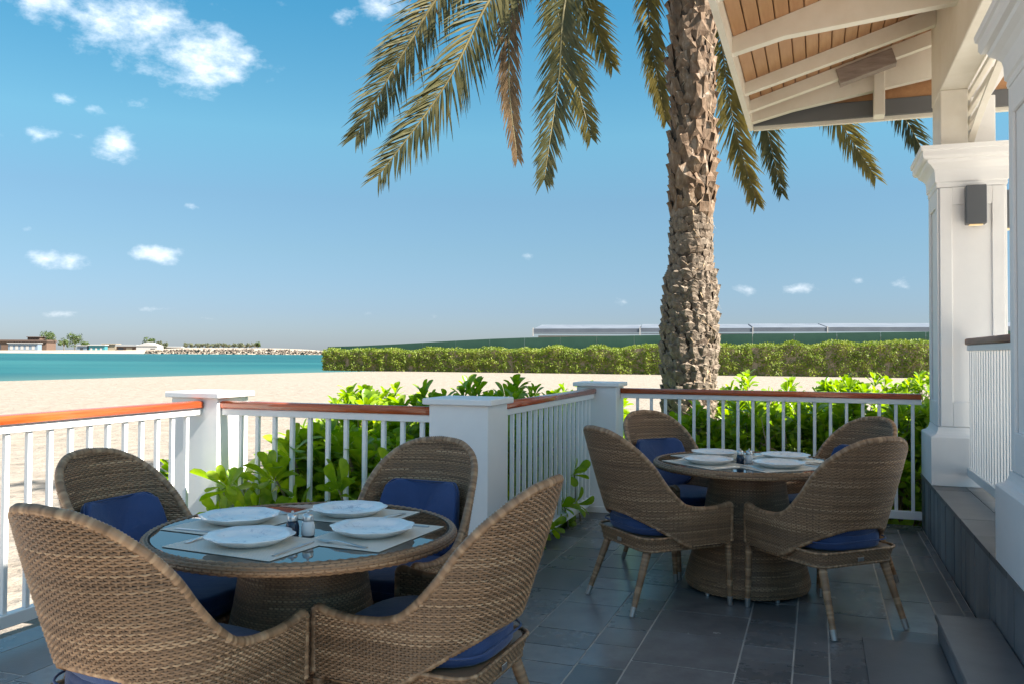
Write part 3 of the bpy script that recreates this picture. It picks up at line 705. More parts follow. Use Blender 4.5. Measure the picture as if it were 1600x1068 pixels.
# ------------------------------------------------------------------ chair (faces local +y)
HW, BK, FRONT = .285, .265, .285
ell = np.linspace(0, math.pi / 2, 200); ex, ey = HW * np.sin(ell), -.02 - (BK - .02) * np.cos(ell)
el_len = np.concatenate([[0], np.cumsum(np.hypot(np.diff(ex), np.diff(ey)))]); HALF = el_len[-1] + (FRONT + .02)
Htop = pchip([0, .1, .19, .27, .34, .41, .49, .57, .68, .80, .9, 1.0], [.985, .976, .942, .880, .795, .690, .612, .568, .551, .548, .556, .575])
Hbot = pchip([0, .12, .24, .36, .47, .56, .66, 1.0], [.535, .528, .497, .452, .405, .368, .348, .345])
def shell(s, z):
    """s in metres of arc from the middle of the back, z height"""
    s, z = np.asarray(s, float), np.asarray(z, float)
    sg, d = np.sign(s), np.abs(s)
    x = np.where(d <= el_len[-1], np.interp(d, el_len, ex), HW - .012 * ((d - el_len[-1]) / (HALF - el_len[-1])) ** 2)
    y = np.where(d <= el_len[-1], np.interp(d, el_len, ey), -.02 + (d - el_len[-1]))
    f = d / HALF; wgt = np.clip(1 - (f - .22) / .40, 0, 1); wgt = wgt * wgt * (3 - 2 * wgt)
    phi = np.interp(d, el_len, ell); nx_, ny_ = np.sin(phi), -np.cos(phi)
    up = np.clip(z - .43, 0, None); low = np.clip(.50 - z, 0, None)
    lean = wgt * (.36 * up - .08 * up ** 2)
    x = x * (1 - .10 * low) + nx_ * lean * .62
    y = y + ny_ * lean + np.clip(1 - f / .62, 0, 1) * low * .25
    return np.stack([sg * x, y, z], -1)
PITCH_W, STAKE = .0078, .0124
rows = np.arange(.350, .984, PITCH_W); rows = rows + nrs.uniform(-.0007, .0007, len(rows))
sgrid = np.linspace(-HALF, HALF, 601); top_g, bot_g = Htop(np.abs(sgrid) / HALF), Hbot(np.abs(sgrid) / HALF)
spans = []
for z in rows:
    ok = (z < top_g - .004) & (z > bot_g + .004); sp = []; i = 0
    while i < 601:
        if ok[i]:
            j = i
            while j + 1 < 601 and ok[j + 1]: j += 1
            sp.append((max(sgrid[i], -HALF + .004), min(sgrid[j], HALF - .004))); i = j
        i += 1
    spans.append(sp)
TH = .013
def off_surface(S, d):
    def f(s, t):
        P, N, T = frames(S, np.asarray(s, float), np.asarray(t, float)); return P + N * d
    return f
# orientation: normal of shell(s,z): at the back, s -> +x, z -> up: (+x) x (+z) = -y : outwards
def round_rect(hw, y0, y1, r, n=10):
    pts = []
    for cx, cy, a0 in ((hw - r, y1 - r, 0), (-hw + r, y1 - r, 90), (-hw + r, y0 + r, 180), (hw - r, y0 + r, 270)):
        for i in range(n + 1):
            a_ = R(a0 + 90 * i / n); pts.append((cx + r * math.cos(a_), cy + r * math.sin(a_)))
    return pts
def path_surface(pts, flare):
    P = np.array(pts + [pts[0]]); L = np.concatenate([[0], np.cumsum(np.hypot(*np.diff(P, axis=0).T))]); tot = L[-1]
    cen = P[:-1].mean(0)
    def S(s, z):
        s = np.mod(np.asarray(s, float), tot); z = np.asarray(z, float)
        x, y = np.interp(s, L, P[:, 0]), np.interp(s, L, P[:, 1]); k = 1 + flare(z)
        return np.stack([cen[0] + (x - cen[0]) * k, cen[1] + (y - cen[1]) * k, z], -1)
    return S, tot
def pad(hx, hy, hz, p=4.0, nu=28, nv=12, edge=.5, bow=None):
    """soft cushion: rounded box, flat faces, fat edges"""
    mb = MB(); vs = []
    for j in range(nv + 1):
        ph = -math.pi / 2 + math.pi * j / nv; cz, rr = math.sin(ph), math.cos(ph)
        zz = math.copysign(abs(cz) ** .55, cz) * hz; rad = 1 - edge * (1 - abs(rr) ** .45) * (hz / min(hx, hy)) * 2.2 if abs(cz) < .999 else 0
        for i in range(nu):
            a_ = 2 * math.pi * i / nu; c_, s_ = math.cos(a_), math.sin(a_)
            k = (abs(c_) ** p + abs(s_) ** p) ** (-1 / p)
            q = rad if abs(cz) < .999 else 0
            x, y = hx * c_ * k * q, hy * s_ * k * q; z = zz * (1 + .10 * (1 - (x / hx) ** 2) * (1 - (y / hy) ** 2))
            vs.append(bow(x, y, z) if bow else (x, y, z))
    fs = [(j * nu + i, j * nu + (i + 1) % nu, (j + 1) * nu + (i + 1) % nu, (j + 1) * nu + i) for j in range(nv) for i in range(nu)]
    mb.add(vs, fs); return mb

def make_chair():
    ch = thing('wicker_armchair', 'x', 'armchair')
    out_m = weave(off_surface(shell, TH), rows, spans, STAKE, PITCH_W, .0032, 1.0, seed=5)
    sh = build('backrest', out_m, 'wicker', ch, True)
    build('inner_weave', weave(off_surface(shell, -TH), rows, spans, STAKE, PITCH_W, .0030, -1.0, seed=9), 'wicker', sh, True)
    core = MB(); s = np.linspace(-HALF + .003, HALF - .003, 90); f = np.abs(s) / HALF
    for off in (TH - .0045, -TH + .0045):
        sm = sheet(shell, s, Hbot(f) + .003, Htop(f) - .003, 14, off); core.add(sm.v, sm.f)
    build('core', core, 'wicker_core', sh, True)
    # rolled rim: up one arm front, over the back, down the other; and along the lower edge
    ss = np.linspace(-HALF, HALF, 150); tp = shell(ss, Htop(np.abs(ss) / HALF))
    e0, e1 = tp[0], tp[-1]
    path = [(e0[0], e0[1], .36), (e0[0], e0[1], .50), (e0[0], e0[1] - .001, .56)] + [tuple(p) for p in tp[2:-2]] + [(e1[0], e1[1] - .001, .56), (e1[0], e1[1], .50), (e1[0], e1[1], .36)]
    build('rim', wrapped(path, .0160, .0160, .0105, 8, 4), 'wicker', sh, True)
    ss = np.linspace(-HALF * .62, HALF * .62, 80); bp = shell(ss, Hbot(np.abs(ss) / HALF))
    build('lower_rim', wrapped([tuple(p) for p in bp], .0145, .0145, .0125, 7, 6), 'wicker', sh, True)
    # seat frame
    S, tot = path_surface(round_rect(.262, -.262, .283, .075), lambda z: (z - .37) * .9)
    rr = np.arange(.338, .402, PITCH_W); nst = round(tot / STAKE); st_ = tot / (2 * (nst // 2))
    fr = weave(S, rr, [[(0, tot)]] * len(rr), st_, PITCH_W, .0022, -1.0 if False else 1.0, seed=12)
    sf = build('seat_frame', fr, 'wicker', ch, True)
    pr = round_rect(.256, -.256, .277, .072); c2 = MB(); c2.extrude(pr, .336, .404, 'z', c=(.20, .13, .08)); build('seat_base', c2, 'wicker', sf)
    for zz, nm in ((.405, 'frame_rim'), (.336, 'frame_rim')):
        q = round_rect(.262 * (1 + (zz - .37) * .9), -.262 - (zz - .37) * .25, .283 + (zz - .37) * .2, .075)
        build(nm, wrapped([(x, y, zz) for x, y in q + [q[0]]], .0075, .0075, .012, 6, 8), 'wicker', sf, True)
    build('tag', MB().box(-.02, .02, -.272, -.2685, .352, .372, .001), 'steel', sf)
    # legs
    for sx in (-1, 1):
        for (tp_, ft, r0, r1) in (((sx * .205, -.215, .34), (sx * .236, -.325, .036), .0235, .0150), ((sx * .268, .272, .345), (sx * .262, .288, .036), .0205, .0145)):
            lg = build('leg', wrapped([tp_, ft], r0, r1, .0105, 8, 20 + int(sx + 2)), 'wicker', ch, True)
            dv = (Vector(ft) - Vector(tp_)).normalized(); f2 = Vector(ft) + dv * (.035 / -dv.z)
            build('foot_cap', MB().tube([Vector(ft) - dv * .016, f2 - Vector((0, 0, -.001))], [r1 + .0012, r1 - .001], 12), 'foot_metal', lg)
    # cushions
    def seatbow(x, y, z): return (x * (1 - .10 * max(0, -y / .26)), y, z)
    sc = build('seat_cushion', pad(.247, .272, .044, 3.4, bow=seatbow), 'navy_fabric', ch, True, (0, .006, .4505))
    pp = [(p[0], p[1] + .0, 0) for p in round_rect(.249, -.272, .274, .09, 8)]; pp.append(pp[0])
    build('piping', MB().tube([seatbow(x, y, z) for x, y, z in pp], .0042, 6), 'navy_fabric', sc, True)
    def backbow(x, y, z): return (x * (1 - .10 * (y / .16)), y, z - 1.75 * x * x)
    bc = build('back_cushion', pad(.205, .163, .032, 7.0, bow=backbow), 'navy_fabric', ch, True, (0, -.286, .640), (R(90 + 17), 0, 0))
    pp = [(p[0] * .985, p[1] * .985) for p in round_rect(.205, -.163, .163, .045, 6)]; pp.append(pp[0])
    build('piping', MB().tube([backbow(x, y, 0) for x, y in pp], .004, 6), 'navy_fabric', bc, True)
    return ch
proto = make_chair(); remember(proto)
T1, T2 = Vector((-.756, 3.165, 0)), Vector((1.421, 5.203, 0))
CH = [(T1, -117.0, .60, 0, 'brown wicker armchair whose tall back faces away from the square inner corner post'),
      (T1, -22.0, .525, 0, 'brown wicker armchair at the beachside table with back toward the slate platform'),
      (T1, 160.0, .60, 0, 'brown wicker armchair at the beachside table with back to the beach railing'),
      (T1, 66.0, .60, 0, 'brown wicker armchair standing against the square inner corner post'),
      (T2, -156.0, .62, 0, 'brown wicker armchair at the far table with back toward the beachside table'),
      (T2, -66.5, .62, 0, 'brown wicker armchair at the far table beside the low slate slab'),
      (T2, 118.0, .60, 0, 'brown wicker armchair in front of the outer corner post'),
      (T2, 22.0, .60, 0, 'brown wicker armchair at the far table closest to the pavilion column')]
for i, (tb, an, r, dr, lab) in enumerate(CH):
    o = proto if i == 0 else copy_tree(proto)
    o.location = tb + Vector((math.cos(R(an)) * r, math.sin(R(an)) * r, .0012)); o.rotation_euler = (0, 0, R(an + 180 - 90 + dr))
    o['label'] = lab; o['group'] = 'wicker armchairs round the two tables'

# ------------------------------------------------------------------ tables
RT = .556
def make_table():
    t = thing('dining_table', 'x', 'table')
    pr = pchip([.018, .05, .12, .22, .36, .52, .66, .73], [.352, .362, .348, .318, .274, .240, .222, .220])
    def Sp(s, z):
        s, z = np.asarray(s, float), np.asarray(z, float); r = pr(z); return np.stack([r * np.cos(s), r * np.sin(s), z], -1)
    rr = np.arange(.022, .725, PITCH_W); nst = 150; ds = 2 * math.pi / nst
    pd = build('pedestal', weave(Sp, rr, [[(0, 2 * math.pi)]] * len(rr), ds, PITCH_W, .0023, 1.0, seed=31), 'wicker', t, True)
    zz = np.linspace(.02, .73, 16); build('pedestal_core', MB().lathe([(float(pr(z)) - .005, z) for z in zz], 48), 'wicker_core', pd, True)
    for q in range(5):
        a_ = 2 * math.pi * q / 5 + .5; build('glide', MB().lathe([(.014, .0015), (.014, .014), (.010, .021)], 12), 'steel', pd, False, (.33 * math.cos(a_), .33 * math.sin(a_), 0))
    # rim
    def Sr(s, q):
        s, q = np.asarray(s, float), np.asarray(q, float); a_ = q  # angle round the edge profile
        r = RT - .020 + .020 * np.cos(a_) ; z = .735 + .020 * np.sin(a_); return np.stack([r * np.cos(s), r * np.sin(s), z], -1)
    ra = np.arange(-1.45, 1.75, .52); nst = 200; ds = 2 * math.pi / nst
    rm = build('rim', weave(Sr, ra, [[(0, 2 * math.pi)]] * len(ra), ds, .0106, .0016, 1.0, seed=33), 'wicker', t, True)
    build('rim_core', MB().lathe([(RT - .042, .714), (RT - .010, .717), (RT - .0045, .735), (RT - .012, .750), (RT - .030, .7515), (RT - .042, .7505)], 72), 'wicker_core', rm, True)
    def Sd(s, r):
        s, r = np.asarray(s, float), np.asarray(r, float); return np.stack([r * np.cos(s), r * np.sin(s), 0 * r + .742], -1)
    rr = np.arange(.06, RT - .04, .0125); build('woven_top', weave(Sd, rr, [[(0, 2 * math.pi)]] * len(rr), 2 * math.pi / 90, .0125, .0014, -1.0, seed=35, stakes=False), 'wicker', t, True)
    build('top_core', MB().lathe([(0.0, .735), (RT - .041, .735), (RT - .041, .738), (0.0, .738)], 64), 'wicker_core', t)
    build('glass_top', MB().lathe([(0.0, .7465), (RT - .034, .7465), (RT - .032, .749), (RT - .034, .7525), (0.0, .7525)], 96), 'table_glass', t)
    return t
tb = make_table(); remember(tb); tb2 = copy_tree(tb)
tb.location, tb2.location = T1, T2; tb2.rotation_euler.z = R(40)
tag(tb, 'round wicker pedestal table with glass top, next to the beach railing', 'table', 'round wicker dining tables')
tag(tb2, 'round wicker pedestal table with glass top, in front of the palm railing', 'table', 'round wicker dining tables')
ZT = .7535
# plates with a wavy rim
def rip(a_, r): return .030 * math.cos(9 * a_) * max(0.0, (r - .06) / .09) + .008 * math.cos(16 * a_) * max(0.0, (r - .09) / .06)
plate_me = MB().lathe([(0.0, .0025), (.080, .0015), (.090, .001), (.093, .0035), (.118, .013), (.146, .0285), (.1475, .0305), (.145, .0315), (.118, .0195), (.100, .0125), (.088, .0095), (.06, .0085), (0.0, .0085)], 72, ripple=rip).mesh('dinner_plate', 'plate_china', True)
mat_me = MB().box(-.225, .225, -.160, .160, 0, .0022, .0006).mesh('placemat', 'placemat_weave')
def cutlery(kind):
    m = MB(); zz = .0035
    def ribbon(st):   # (x, half width, z)
        vs, fs = [], []
        for x, w_, z in st: vs += [(x, -w_, z), (x, w_, z), (x, w_ * .8, z + .0022), (x, -w_ * .8, z + .0022)]
        for i in range(len(st) - 1):
            for j in range(4): fs.append((i * 4 + j, i * 4 + (j + 1) % 4, i * 4 + 4 + (j + 1) % 4, i * 4 + 4 + j))
        fs += [(3, 2, 1, 0), tuple(len(vs) - 4 + j for j in range(4))]; m.add(vs, fs)
    if kind == 'fork':
        ribbon([(-.10, .0085, .001), (-.085, .0095, .001), (-.04, .006, .006), (.02, .0035, .011), (.04, .006, .010), (.055, .0115, .006), (.062, .012, .004)])
        for q in (-.0096, -.0032, .0032, .0096):
            m.add([(.061, q - .0018, .004), (.061, q + .0018, .004), (.105, q + .0011, .0065), (.105, q - .0011, .0065), (.061, q - .0018, .0062), (.061, q + .0018, .0062), (.105, q + .0011, .008), (.105, q - .0011, .008)], [(3, 2, 1, 0), (4, 5, 6, 7), (0, 1, 5, 4), (1, 2, 6, 5), (2, 3, 7, 6), (3, 0, 4, 7)])
    else:
        ribbon([(-.11, .0075, .0008), (-.10, .009, .0008), (-.06, .0085, .001), (-.01, .006, .001), (.0, .0085, .001), (.06, .0105, .001), (.10, .008, .001), (.115, .0015, .001)])
    return m.mesh(kind, 'steel', False)
fork_me, knife_me = cutlery('fork'), cutlery('knife')
def setting(tb_, an, r, which, rplate, jitter):
    """plate, mat, fork and knife in front of the chair at angle an"""
    rad = Vector((math.cos(R(an)), math.sin(R(an)), 0)); tan = Vector((-rad.y, rad.x, 0)); j = rng.uniform(-jitter, jitter)
    g_ = which[0]
    def put(name, me, pos, rz, lab, cat):
        o = link(name, me, None, pos, (0, 0, rz)); tag(o, lab, cat, f'place settings on the {g_} table'); return o
    c = tb_ + rad * r; ma = R(an + 90 + j)
    put('placemat', mat_me, c + Vector((0, 0, ZT)), ma, f'beige woven placemat on the {g_} table, under the plate {which[1]}', 'placemat')
    put('dinner_plate', plate_me, tb_ + rad * rplate + Vector((0, 0, ZT + .0026)), R(rng.uniform(0, 360)), f'white plate with blue floral print on the {g_} table, {which[1]}', 'plate')
    tx = Vector((math.cos(ma), math.sin(ma), 0))
    # seen from the sitter (outside, facing in) the fork lies left: tangent direction -tan x ... = +tx rotated
    for sgn, me, nm in ((1, fork_me, 'fork'), (-1, knife_me, 'knife')):
        put('dinner_' + nm, me, c + tx * (sgn * -.188) + rad * rng.uniform(-.01, .01) + Vector((0, 0, ZT + .0026)), ma + R(90 + rng.uniform(-7, 7)), f'steel dinner {nm} on the {g_} table, beside the plate {which[1]}', nm)
for an, who in ((-115, 'opposite the inner post'), (-21, 'on the platform side'), (160, 'on the beach railing side'), (66, 'on the inner post side')):
    setting(T1, an, .292, ('beachside', who), .285, 5)
for an, who in ((-156, 'on the beach side'), (-66.5, 'on the slab side'), (118, 'on the outer post side'), (22, 'on the column side')):
    setting(T2, an, .292, ('palm side', who), .285, 5)
def shaker(pos, fill, lab):
    t = thing('shaker', lab, 'shaker', pos, rng.uniform(0, 6), 'salt and pepper shakers')
    build('jar', MB().lathe([(0, .0), (.0215, .0), (.0235, .004), (.0235, .030), (.0205, .044), (.0175, .052), (0, .052)], 24), fill, t, True)
    cp = build('cap', MB().lathe([(0, .0525), (.0190, .0525), (.0195, .055), (.0195, .068), (.0165, .075), (.008, .0785), (0, .079)], 24), 'steel', t, True)
    build('knob', MB().lathe([(0, .079), (.004, .0795), (.0055, .083), (.003, .087), (0, .0875)], 12), 'steel', cp, True)
for tb_, dx, nm in ((T1, 0.0, 'beachside'), (T2, -.055, 'palm side')):
    dy = -.125 if tb_ is T1 else -.10
    shaker(tb_ + Vector((-.012 + dx, dy, ZT)), 'pepper_glass', f'dark pepper shaker with steel cap on the {nm} table')
    shaker(tb_ + Vector((.042 + dx, dy + .004, ZT)), 'salt_glass', f'white salt shaker with steel cap on the {nm} table')

# ------------------------------------------------------------------ shrubs (big spoon-shaped leaves in rosettes)
def leaf_mesh(name, mat, length=1.0, width=.40, curl=.18, fold=.10, nseg=5):
    prof = [(0, .10), (.25, .36), (.5, .72), (.75, 1.0), (.92, .80), (1.0, .30)]
    vs, fs = [], []
    for (q, w_) in prof:
        x = q * length; z = curl * math.sin(q * 1.9) - curl * 1.1 * q * q; hw = w_ * width / 2
        vs += [(x, -hw, z + fold * w_ * .5), (x, 0, z), (x, hw, z + fold * w_ * .5)]
    for i in range(len(prof) - 1):
        for j in (0, 1): fs.append((i * 3 + j, i * 3 + j + 1, i * 3 + 4 + j, i * 3 + 3 + j))
    m = MB(); m.add(vs, fs); return m
LEAVES = [leaf_mesh('leaf', 'shrub_leaf', 1, .44, .12, .10), leaf_mesh('leaf', 'shrub_leaf', 1, .48, .24, .06), leaf_mesh('leaf', 'shrub_leaf', 1, .40, .05, .16)]
LEAF_ME = [l.mesh('leaf', 'shrub_leaf', True) for l in LEAVES]
LEAF_NP = [np.array(l.v) for l in LEAVES]
def rosette(pos, axis, nl, size, rg):
    axis = Vector(axis).normalized(); a_ = Vector((0, 0, 1)) if abs(axis.z) < .9 else Vector((1, 0, 0))
    e1 = axis.cross(a_).normalized(); e2 = axis.cross(e1); res = []
    off = rg.uniform(0, 6.28)
    for i in range(nl):
        ph = off + i * 2.39996; q = (i + .5) / nl; tilt = R(12 + 72 * q + rg.uniform(-9, 9))
        dirv = (axis * math.cos(tilt) + (e1 * math.cos(ph) + e2 * math.sin(ph)) * math.sin(tilt)).normalized()
        side = dirv.cross(axis)
        if side.length < 1e-4: side = e1.copy()
        side.normalize(); nrm = side.cross(dirv).normalized()
        side = (side * math.cos(.25 * rg.uniform(-1, 1)) + nrm * .25 * rg.uniform(-1, 1)).normalized(); nrm = side.cross(dirv).normalized()
        L = size * rg.uniform(.58, 1.18) * (.72 + .28 * math.sin(q * 2.6))
        base = Vector(pos) - axis * (.045 * q * size / .15) + dirv * .008
        res.append((base, dirv, side, nrm, L, rg.randrange(3)))
    return res
def shrub(label, origin, blobs, nros, size, seed, nparts, extra=None, group='spoon-leaved shrubs round the deck', keep=None):
    rg = random.Random(seed); origin = Vector(origin)
    t = thing('leafy_shrub', label, 'shrub', origin, 0, group); leaves, stems = [], MB()
    tot = sum(b_[1][0] * b_[1][1] for b_ in blobs)
    for c, r in blobs:
        c = Vector(c); n = max(4, int(nros * r[0] * r[1] / tot)); made = 0; tries = 0
        while made < n and tries < n * 20:
            tries += 1
            d = Vector((rg.gauss(0, 1), rg.gauss(0, 1), rg.gauss(.35, .9))).normalized(); k = rg.uniform(.62, 1.02)
            p = c + Vector((d.x * r[0] * k, d.y * r[1] * k, d.z * r[2] * k))
            if p.z < -.42: continue
            if keep and not keep(p): continue
            ax = Vector((d.x * .8, d.y * .8, max(.15, d.z) + .55 + rg.uniform(-.2, .2)))
            leaves += rosette(p, ax, rg.randint(9, 13), size * rg.uniform(.8, 1.15), rg); made += 1
            if rg.random() < .6:
                foot = Vector((c.x + rg.uniform(-.3, .3) * r[0], c.y + rg.uniform(-.3, .3) * r[1], -.47)); mid = foot.lerp(p, .55) + Vector((rg.uniform(-.06, .06), rg.uniform(-.06, .06), .1))
                stems.tube([foot - origin, mid - origin, p - origin], [.012, .009, .005], 5)
    for (p, ax, nl, sz) in (extra or []):
        leaves += rosette(p, ax, nl, sz, rg); p = Vector(p)
        foot = p + Vector((rg.uniform(-.05, .05) + .06, .28, -.5)); stems.tube([foot - origin, foot.lerp(p, .6) + Vector((0, 0, .08)) - origin, p - origin], [.011, .008, .005], 5)
    if stems.v: build('stem', stems, 'stem', t, True)
    leaves.sort(key=lambda q: q[0].length - (.6 if q[0].z > .2 else 0) - q[4] * 2)
    for (p, d, s_, n_, L, k) in leaves[:nparts]:
        M = Matrix(((d.x, s_.x, n_.x), (d.y, s_.y, n_.y), (d.z, s_.z, n_.z)))
        o = link('leaf', LEAF_ME[k], t, p - origin, M.to_euler(), (L, L, L))
    rest = leaves[nparts:]
    if rest:
        fol = MB(); VV, FF = [], []; base = 0
        for (p, d, s_, n_, L, k) in rest:
            B = np.array([d, s_, n_]); VV.append(LEAF_NP[k] @ B * L + np.array(p - origin)); FF += [tuple(i + base for i in q) for q in LEAVES[k].f]; base += len(LEAF_NP[k])
        fol.v, fol.f, fol.n = np.concatenate(VV).tolist(), FF, base
        tag(build('foliage', fol, 'shrub_leaf', t, True), kind='stuff')
    return t
Dg = lambda a, b, z: tuple(D(a, b, z))
inside_none = lambda p: True
def outside_deck(p):
    a_, b_ = p.dot(U), p.dot(V)
    if a_ < -1.97: return b_ > 4.50 or a_ < -3.7
    return b_ > 7.66 or a_ < -1.93
def WX(px, Y, z): return ((px - 800) / FPX * Y, Y, z)
shrub('bright sunlit leafy shrub pushing through the short railing beside the sunlit post', D(-3.05, 4.9, -.45), [((-1.30, 5.75, .12), (.42, .34, .70)), ((-.86, 5.62, .14), (.45, .36, .74))], 420, .185, 3, 300,
      extra=[(Dg(-3.34, 4.30, .60), (-.2, -.7, .8), 13, 0.212), (Dg(-3.18, 4.33, .42), (-.1, -.8, .6), 13, 0.212), (Dg(-3.05, 4.36, .66), (.1, -.5, 1), 14, 0.212), (Dg(-2.86, 4.36, .45), (.2, -.8, .7), 13, 0.201), (Dg(-2.62, 4.38, .60), (0, -.6, 1), 12, 0.195),
             (Dg(-2.45, 4.40, .40), (.1, -.8, .6), 12, 0.189), (Dg(-3.28, 4.26, .30), (-.3, -.9, .3), 12, 0.201), (Dg(-2.98, 4.30, .27), (0, -.9, .3), 12, 0.189), (Dg(-2.30, 4.42, .70), (.2, -.6, .9), 11, 0.189), (Dg(-3.1, 4.6, .78), (0, -.2, 1), 13, 0.195), (Dg(-2.75, 4.62, .82), (0, -.2, 1), 13, 0.195),
             (Dg(-3.4, 4.52, .55), (-.4, -.4, 1), 12, 0.201), (Dg(-3.42, 4.36, .40), (-.5, -.7, .6), 12, 0.201), (Dg(-3.15, 4.45, .55), (0, -.6, .8), 12, 0.201), (Dg(-2.75, 4.4, .3), (0, -.9, .4), 12, 0.189), (Dg(-2.6, 4.6, .75), (0, -.3, 1), 12, 0.189), (Dg(-2.4, 4.6, .6), (0, -.5, 1), 12, 0.189)], keep=outside_deck)
shrub('dense leafy shrub filling the angle behind the inner corner post', D(-2.3, 5.4, -.45), [((-.36, 5.75, .12), (.34, .36, .80)), ((-.10, 6.35, .15), (.30, .5, .84))], 260, .155, 4, 220, keep=outside_deck)
shrub('low leafy shrub outside the beach railing corner', D(-4.05, 5.2, -.45), [((-2.30, 6.25, .0), (.22, .35, .74))], 60, .15, 5, 120, keep=outside_deck)
shrub('tall sunlit leafy shrub bordering the open sand behind the short railing', (-1.15, 7.1, -.45), [((-1.22, 6.95, 0.21), (.50, .50, .86)), ((-.66, 6.75, 0.19), (.50, .50, .86))], 420, .155, 6, 200, keep=outside_deck)
shrub('broad leafy shrub rising behind the inner corner post', (-.5, 7.9, -.45), [((-1.15, 8.1, 0.19), (.75, .55, .86)), ((-.25, 7.7, 0.21), (.7, .6, .86))], 480, .15, 7, 150, keep=outside_deck)
shrub('leafy shrub beyond the far walk railing and outer corner post', (.4, 8.9, -.45), [((.15, 8.6, 0.21), (.75, .6, .84)), ((.75, 9.3, 0.19), (.75, .6, .84))], 420, .15, 8, 120, keep=outside_deck)
shrub('leafy shrub hard against the outer corner railing under the palm', D(-1.1, 8.3, -.45), [(Dg(-1.15, 8.20, .10), (.55, .42, .78)), (Dg(-.65, 8.35, .10), (.5, .42, .78))], 330, .155, 9, 250, keep=outside_deck)
shrub('leafy shrub with dry twigs behind the middle of the far railing', D(-.1, 8.3, -.45), [(Dg(-.15, 8.45, .10), (.5, .42, .78)), (Dg(.25, 8.35, .12), (.5, .45, .84))], 320, .155, 10, 250, keep=outside_deck)
shrub('leafy shrub behind the railing end by the column', D(.75, 8.3, -.45), [(Dg(.62, 8.3, .12), (.5, .42, .84)), (Dg(1.1, 8.45, .12), (.5, .48, .86))], 330, .155, 12, 250, keep=outside_deck)
shrub('tall sunlit leafy shrub on the sand beyond the railing shrubs, next to the palm', WX(1180, 9.9, -.45), [(WX(1165, 9.7, .24), (.60, .5, .88)), (WX(1260, 9.9, .24), (.65, .5, .86))], 380, .15, 13, 120, keep=outside_deck)
shrub('tall sunlit leafy shrub on the sand beyond the pavilion platform', WX(1370, 9.9, -.45), [(WX(1340, 9.8, .25), (.65, .5, .90)), (WX(1440, 9.9, .25), (.65, .5, .88))], 380, .15, 15, 120, keep=outside_deck)
shrub('small leafy shrub poking under the far walk railing', D(-2.05, 6.9, -.45), [(Dg(-2.15, 6.9, .0), (.2, .5, .45))], 40, .15, 14, 120,
      extra=[(Dg(-1.86, 6.75, .42), (.9, -.5, .5), 8, .17), (Dg(-1.87, 6.5, .20), (1, -.3, .2), 8, .16), (Dg(-1.86, 6.85, .16), (.9, -.5, .1), 7, .17), (Dg(-1.87, 6.1, .12), (1, -.5, .2), 7, .15)], keep=outside_deck)
# dry twigs in the bed
tw = MB(); rg = random.Random(3)
for i in range(46):
    p = D(-.25 + rg.uniform(-.35, .35), 7.95 + rg.uniform(-.12, .25), .12 + rg.uniform(-.3, .45)); d = Vector((rg.uniform(-1, 1), rg.uniform(-.5, .2), rg.uniform(-.1, .9))).normalized()
    L = rg.uniform(.12, .38); tw.tube([p, p + d * L * .5 + Vector((0, 0, rg.uniform(-.03, .03))), p + d * L], [.006, .0045, .002], 5)
for i in range(3):
    p = D(-.45 + .35 * i, 8.05, -.45); tw.tube([p, p + Vector((.05, 0, .5)), p + Vector((.12 - .1 * i, .02, .95))], [.016, .012, .006], 6)
tag(build('dry_twigs', tw, 'dry_twig'), 'tangle of dry brown twigs in the bed behind the far railing', 'twigs', kind='stuff')

# ------------------------------------------------------------------ date palm
PB = Vector((1.915, 9.5, -.45)); PT = Vector((2.03, 9.5, 6.9))
palm = thing('date_palm', 'tall date palm with shaggy trunk and drooping brown green fronds', 'palm tree', PB)
rad_f = pchip([0, .5, 1.2, 1.9, 2.5, 2.75, 3.1, 3.8, 4.6, 5.6, 6.6, 7.4], [.33, .295, .28, .30, .285, .25, .232, .235, .225, .23, .25, .22])
def trunk_c(h): q = h / (PT.z - PB.z); return Vector(((PT.x - PB.x) * q + .02 * math.sin(q * 5), .02 * math.sin(q * 4), h))
tr = MB(); k = 40; zz = np.arange(-.05, 7.35, .035); vs = []
for z in zz:
    c = trunk_c(z); r0 = float(rad_f(z)) * .94
    for j in range(k):
        a_ = 2 * math.pi * j / k; dv = Vector((math.cos(a_), math.sin(a_), 0))
        nn = mnoise.noise(Vector((dv.x * 3.2, dv.y * 3.2, z * 4.5))) + .6 * mnoise.noise(Vector((dv.x * 8, dv.y * 8, z * 11)))
        amp = .05 if z < 2.6 else (.012 if z < 3.35 else .026)
        vs.append(c + dv * (r0 + amp * nn))
tr.add(vs, [(i * k + j, i * k + (j + 1) % k, (i + 1) * k + (j + 1) % k, (i + 1) * k + j) for i in range(len(zz) - 1) for j in range(k)])
trunk = build('trunk', tr, 'palm_core', palm, True)
def boot(w_, h, t_, tip, rag=0):
    """old leaf base: x = round the trunk, z = up, y = outwards (local)"""
    m = MB(); rg_ = random.Random(int(w_ * 9000 + rag)); prof = [(-.5, .0, .1), (-.12, .55, 1.0), (.25, .85, .8), (.5, 1.0, .46)]
    vs = []
    for (zq, oq, wq) in prof:
        o_ = t_ * (oq if zq < .4 else oq * tip); hw = w_ * .5 * wq; z = zq * h
        j = lambda: rg_.uniform(-.10, .10) * w_
        vs += [(-hw + j(), o_ * .45, z + j()), (0 + j(), o_ + t_ * .25, z + j()), (hw + j(), o_ * .45, z + j()), (0, -.02, z)]
    fs = []
    for i in range(len(prof) - 1):
        for j in range(4): fs.append((i * 4 + j, i * 4 + 4 + j, i * 4 + 4 + (j + 1) % 4, i * 4 + (j + 1) % 4))
    n = len(vs); fs += [(0, 1, 2, 3), (n - 1, n - 2, n - 3, n - 4)]
    m.add(vs, fs); return m
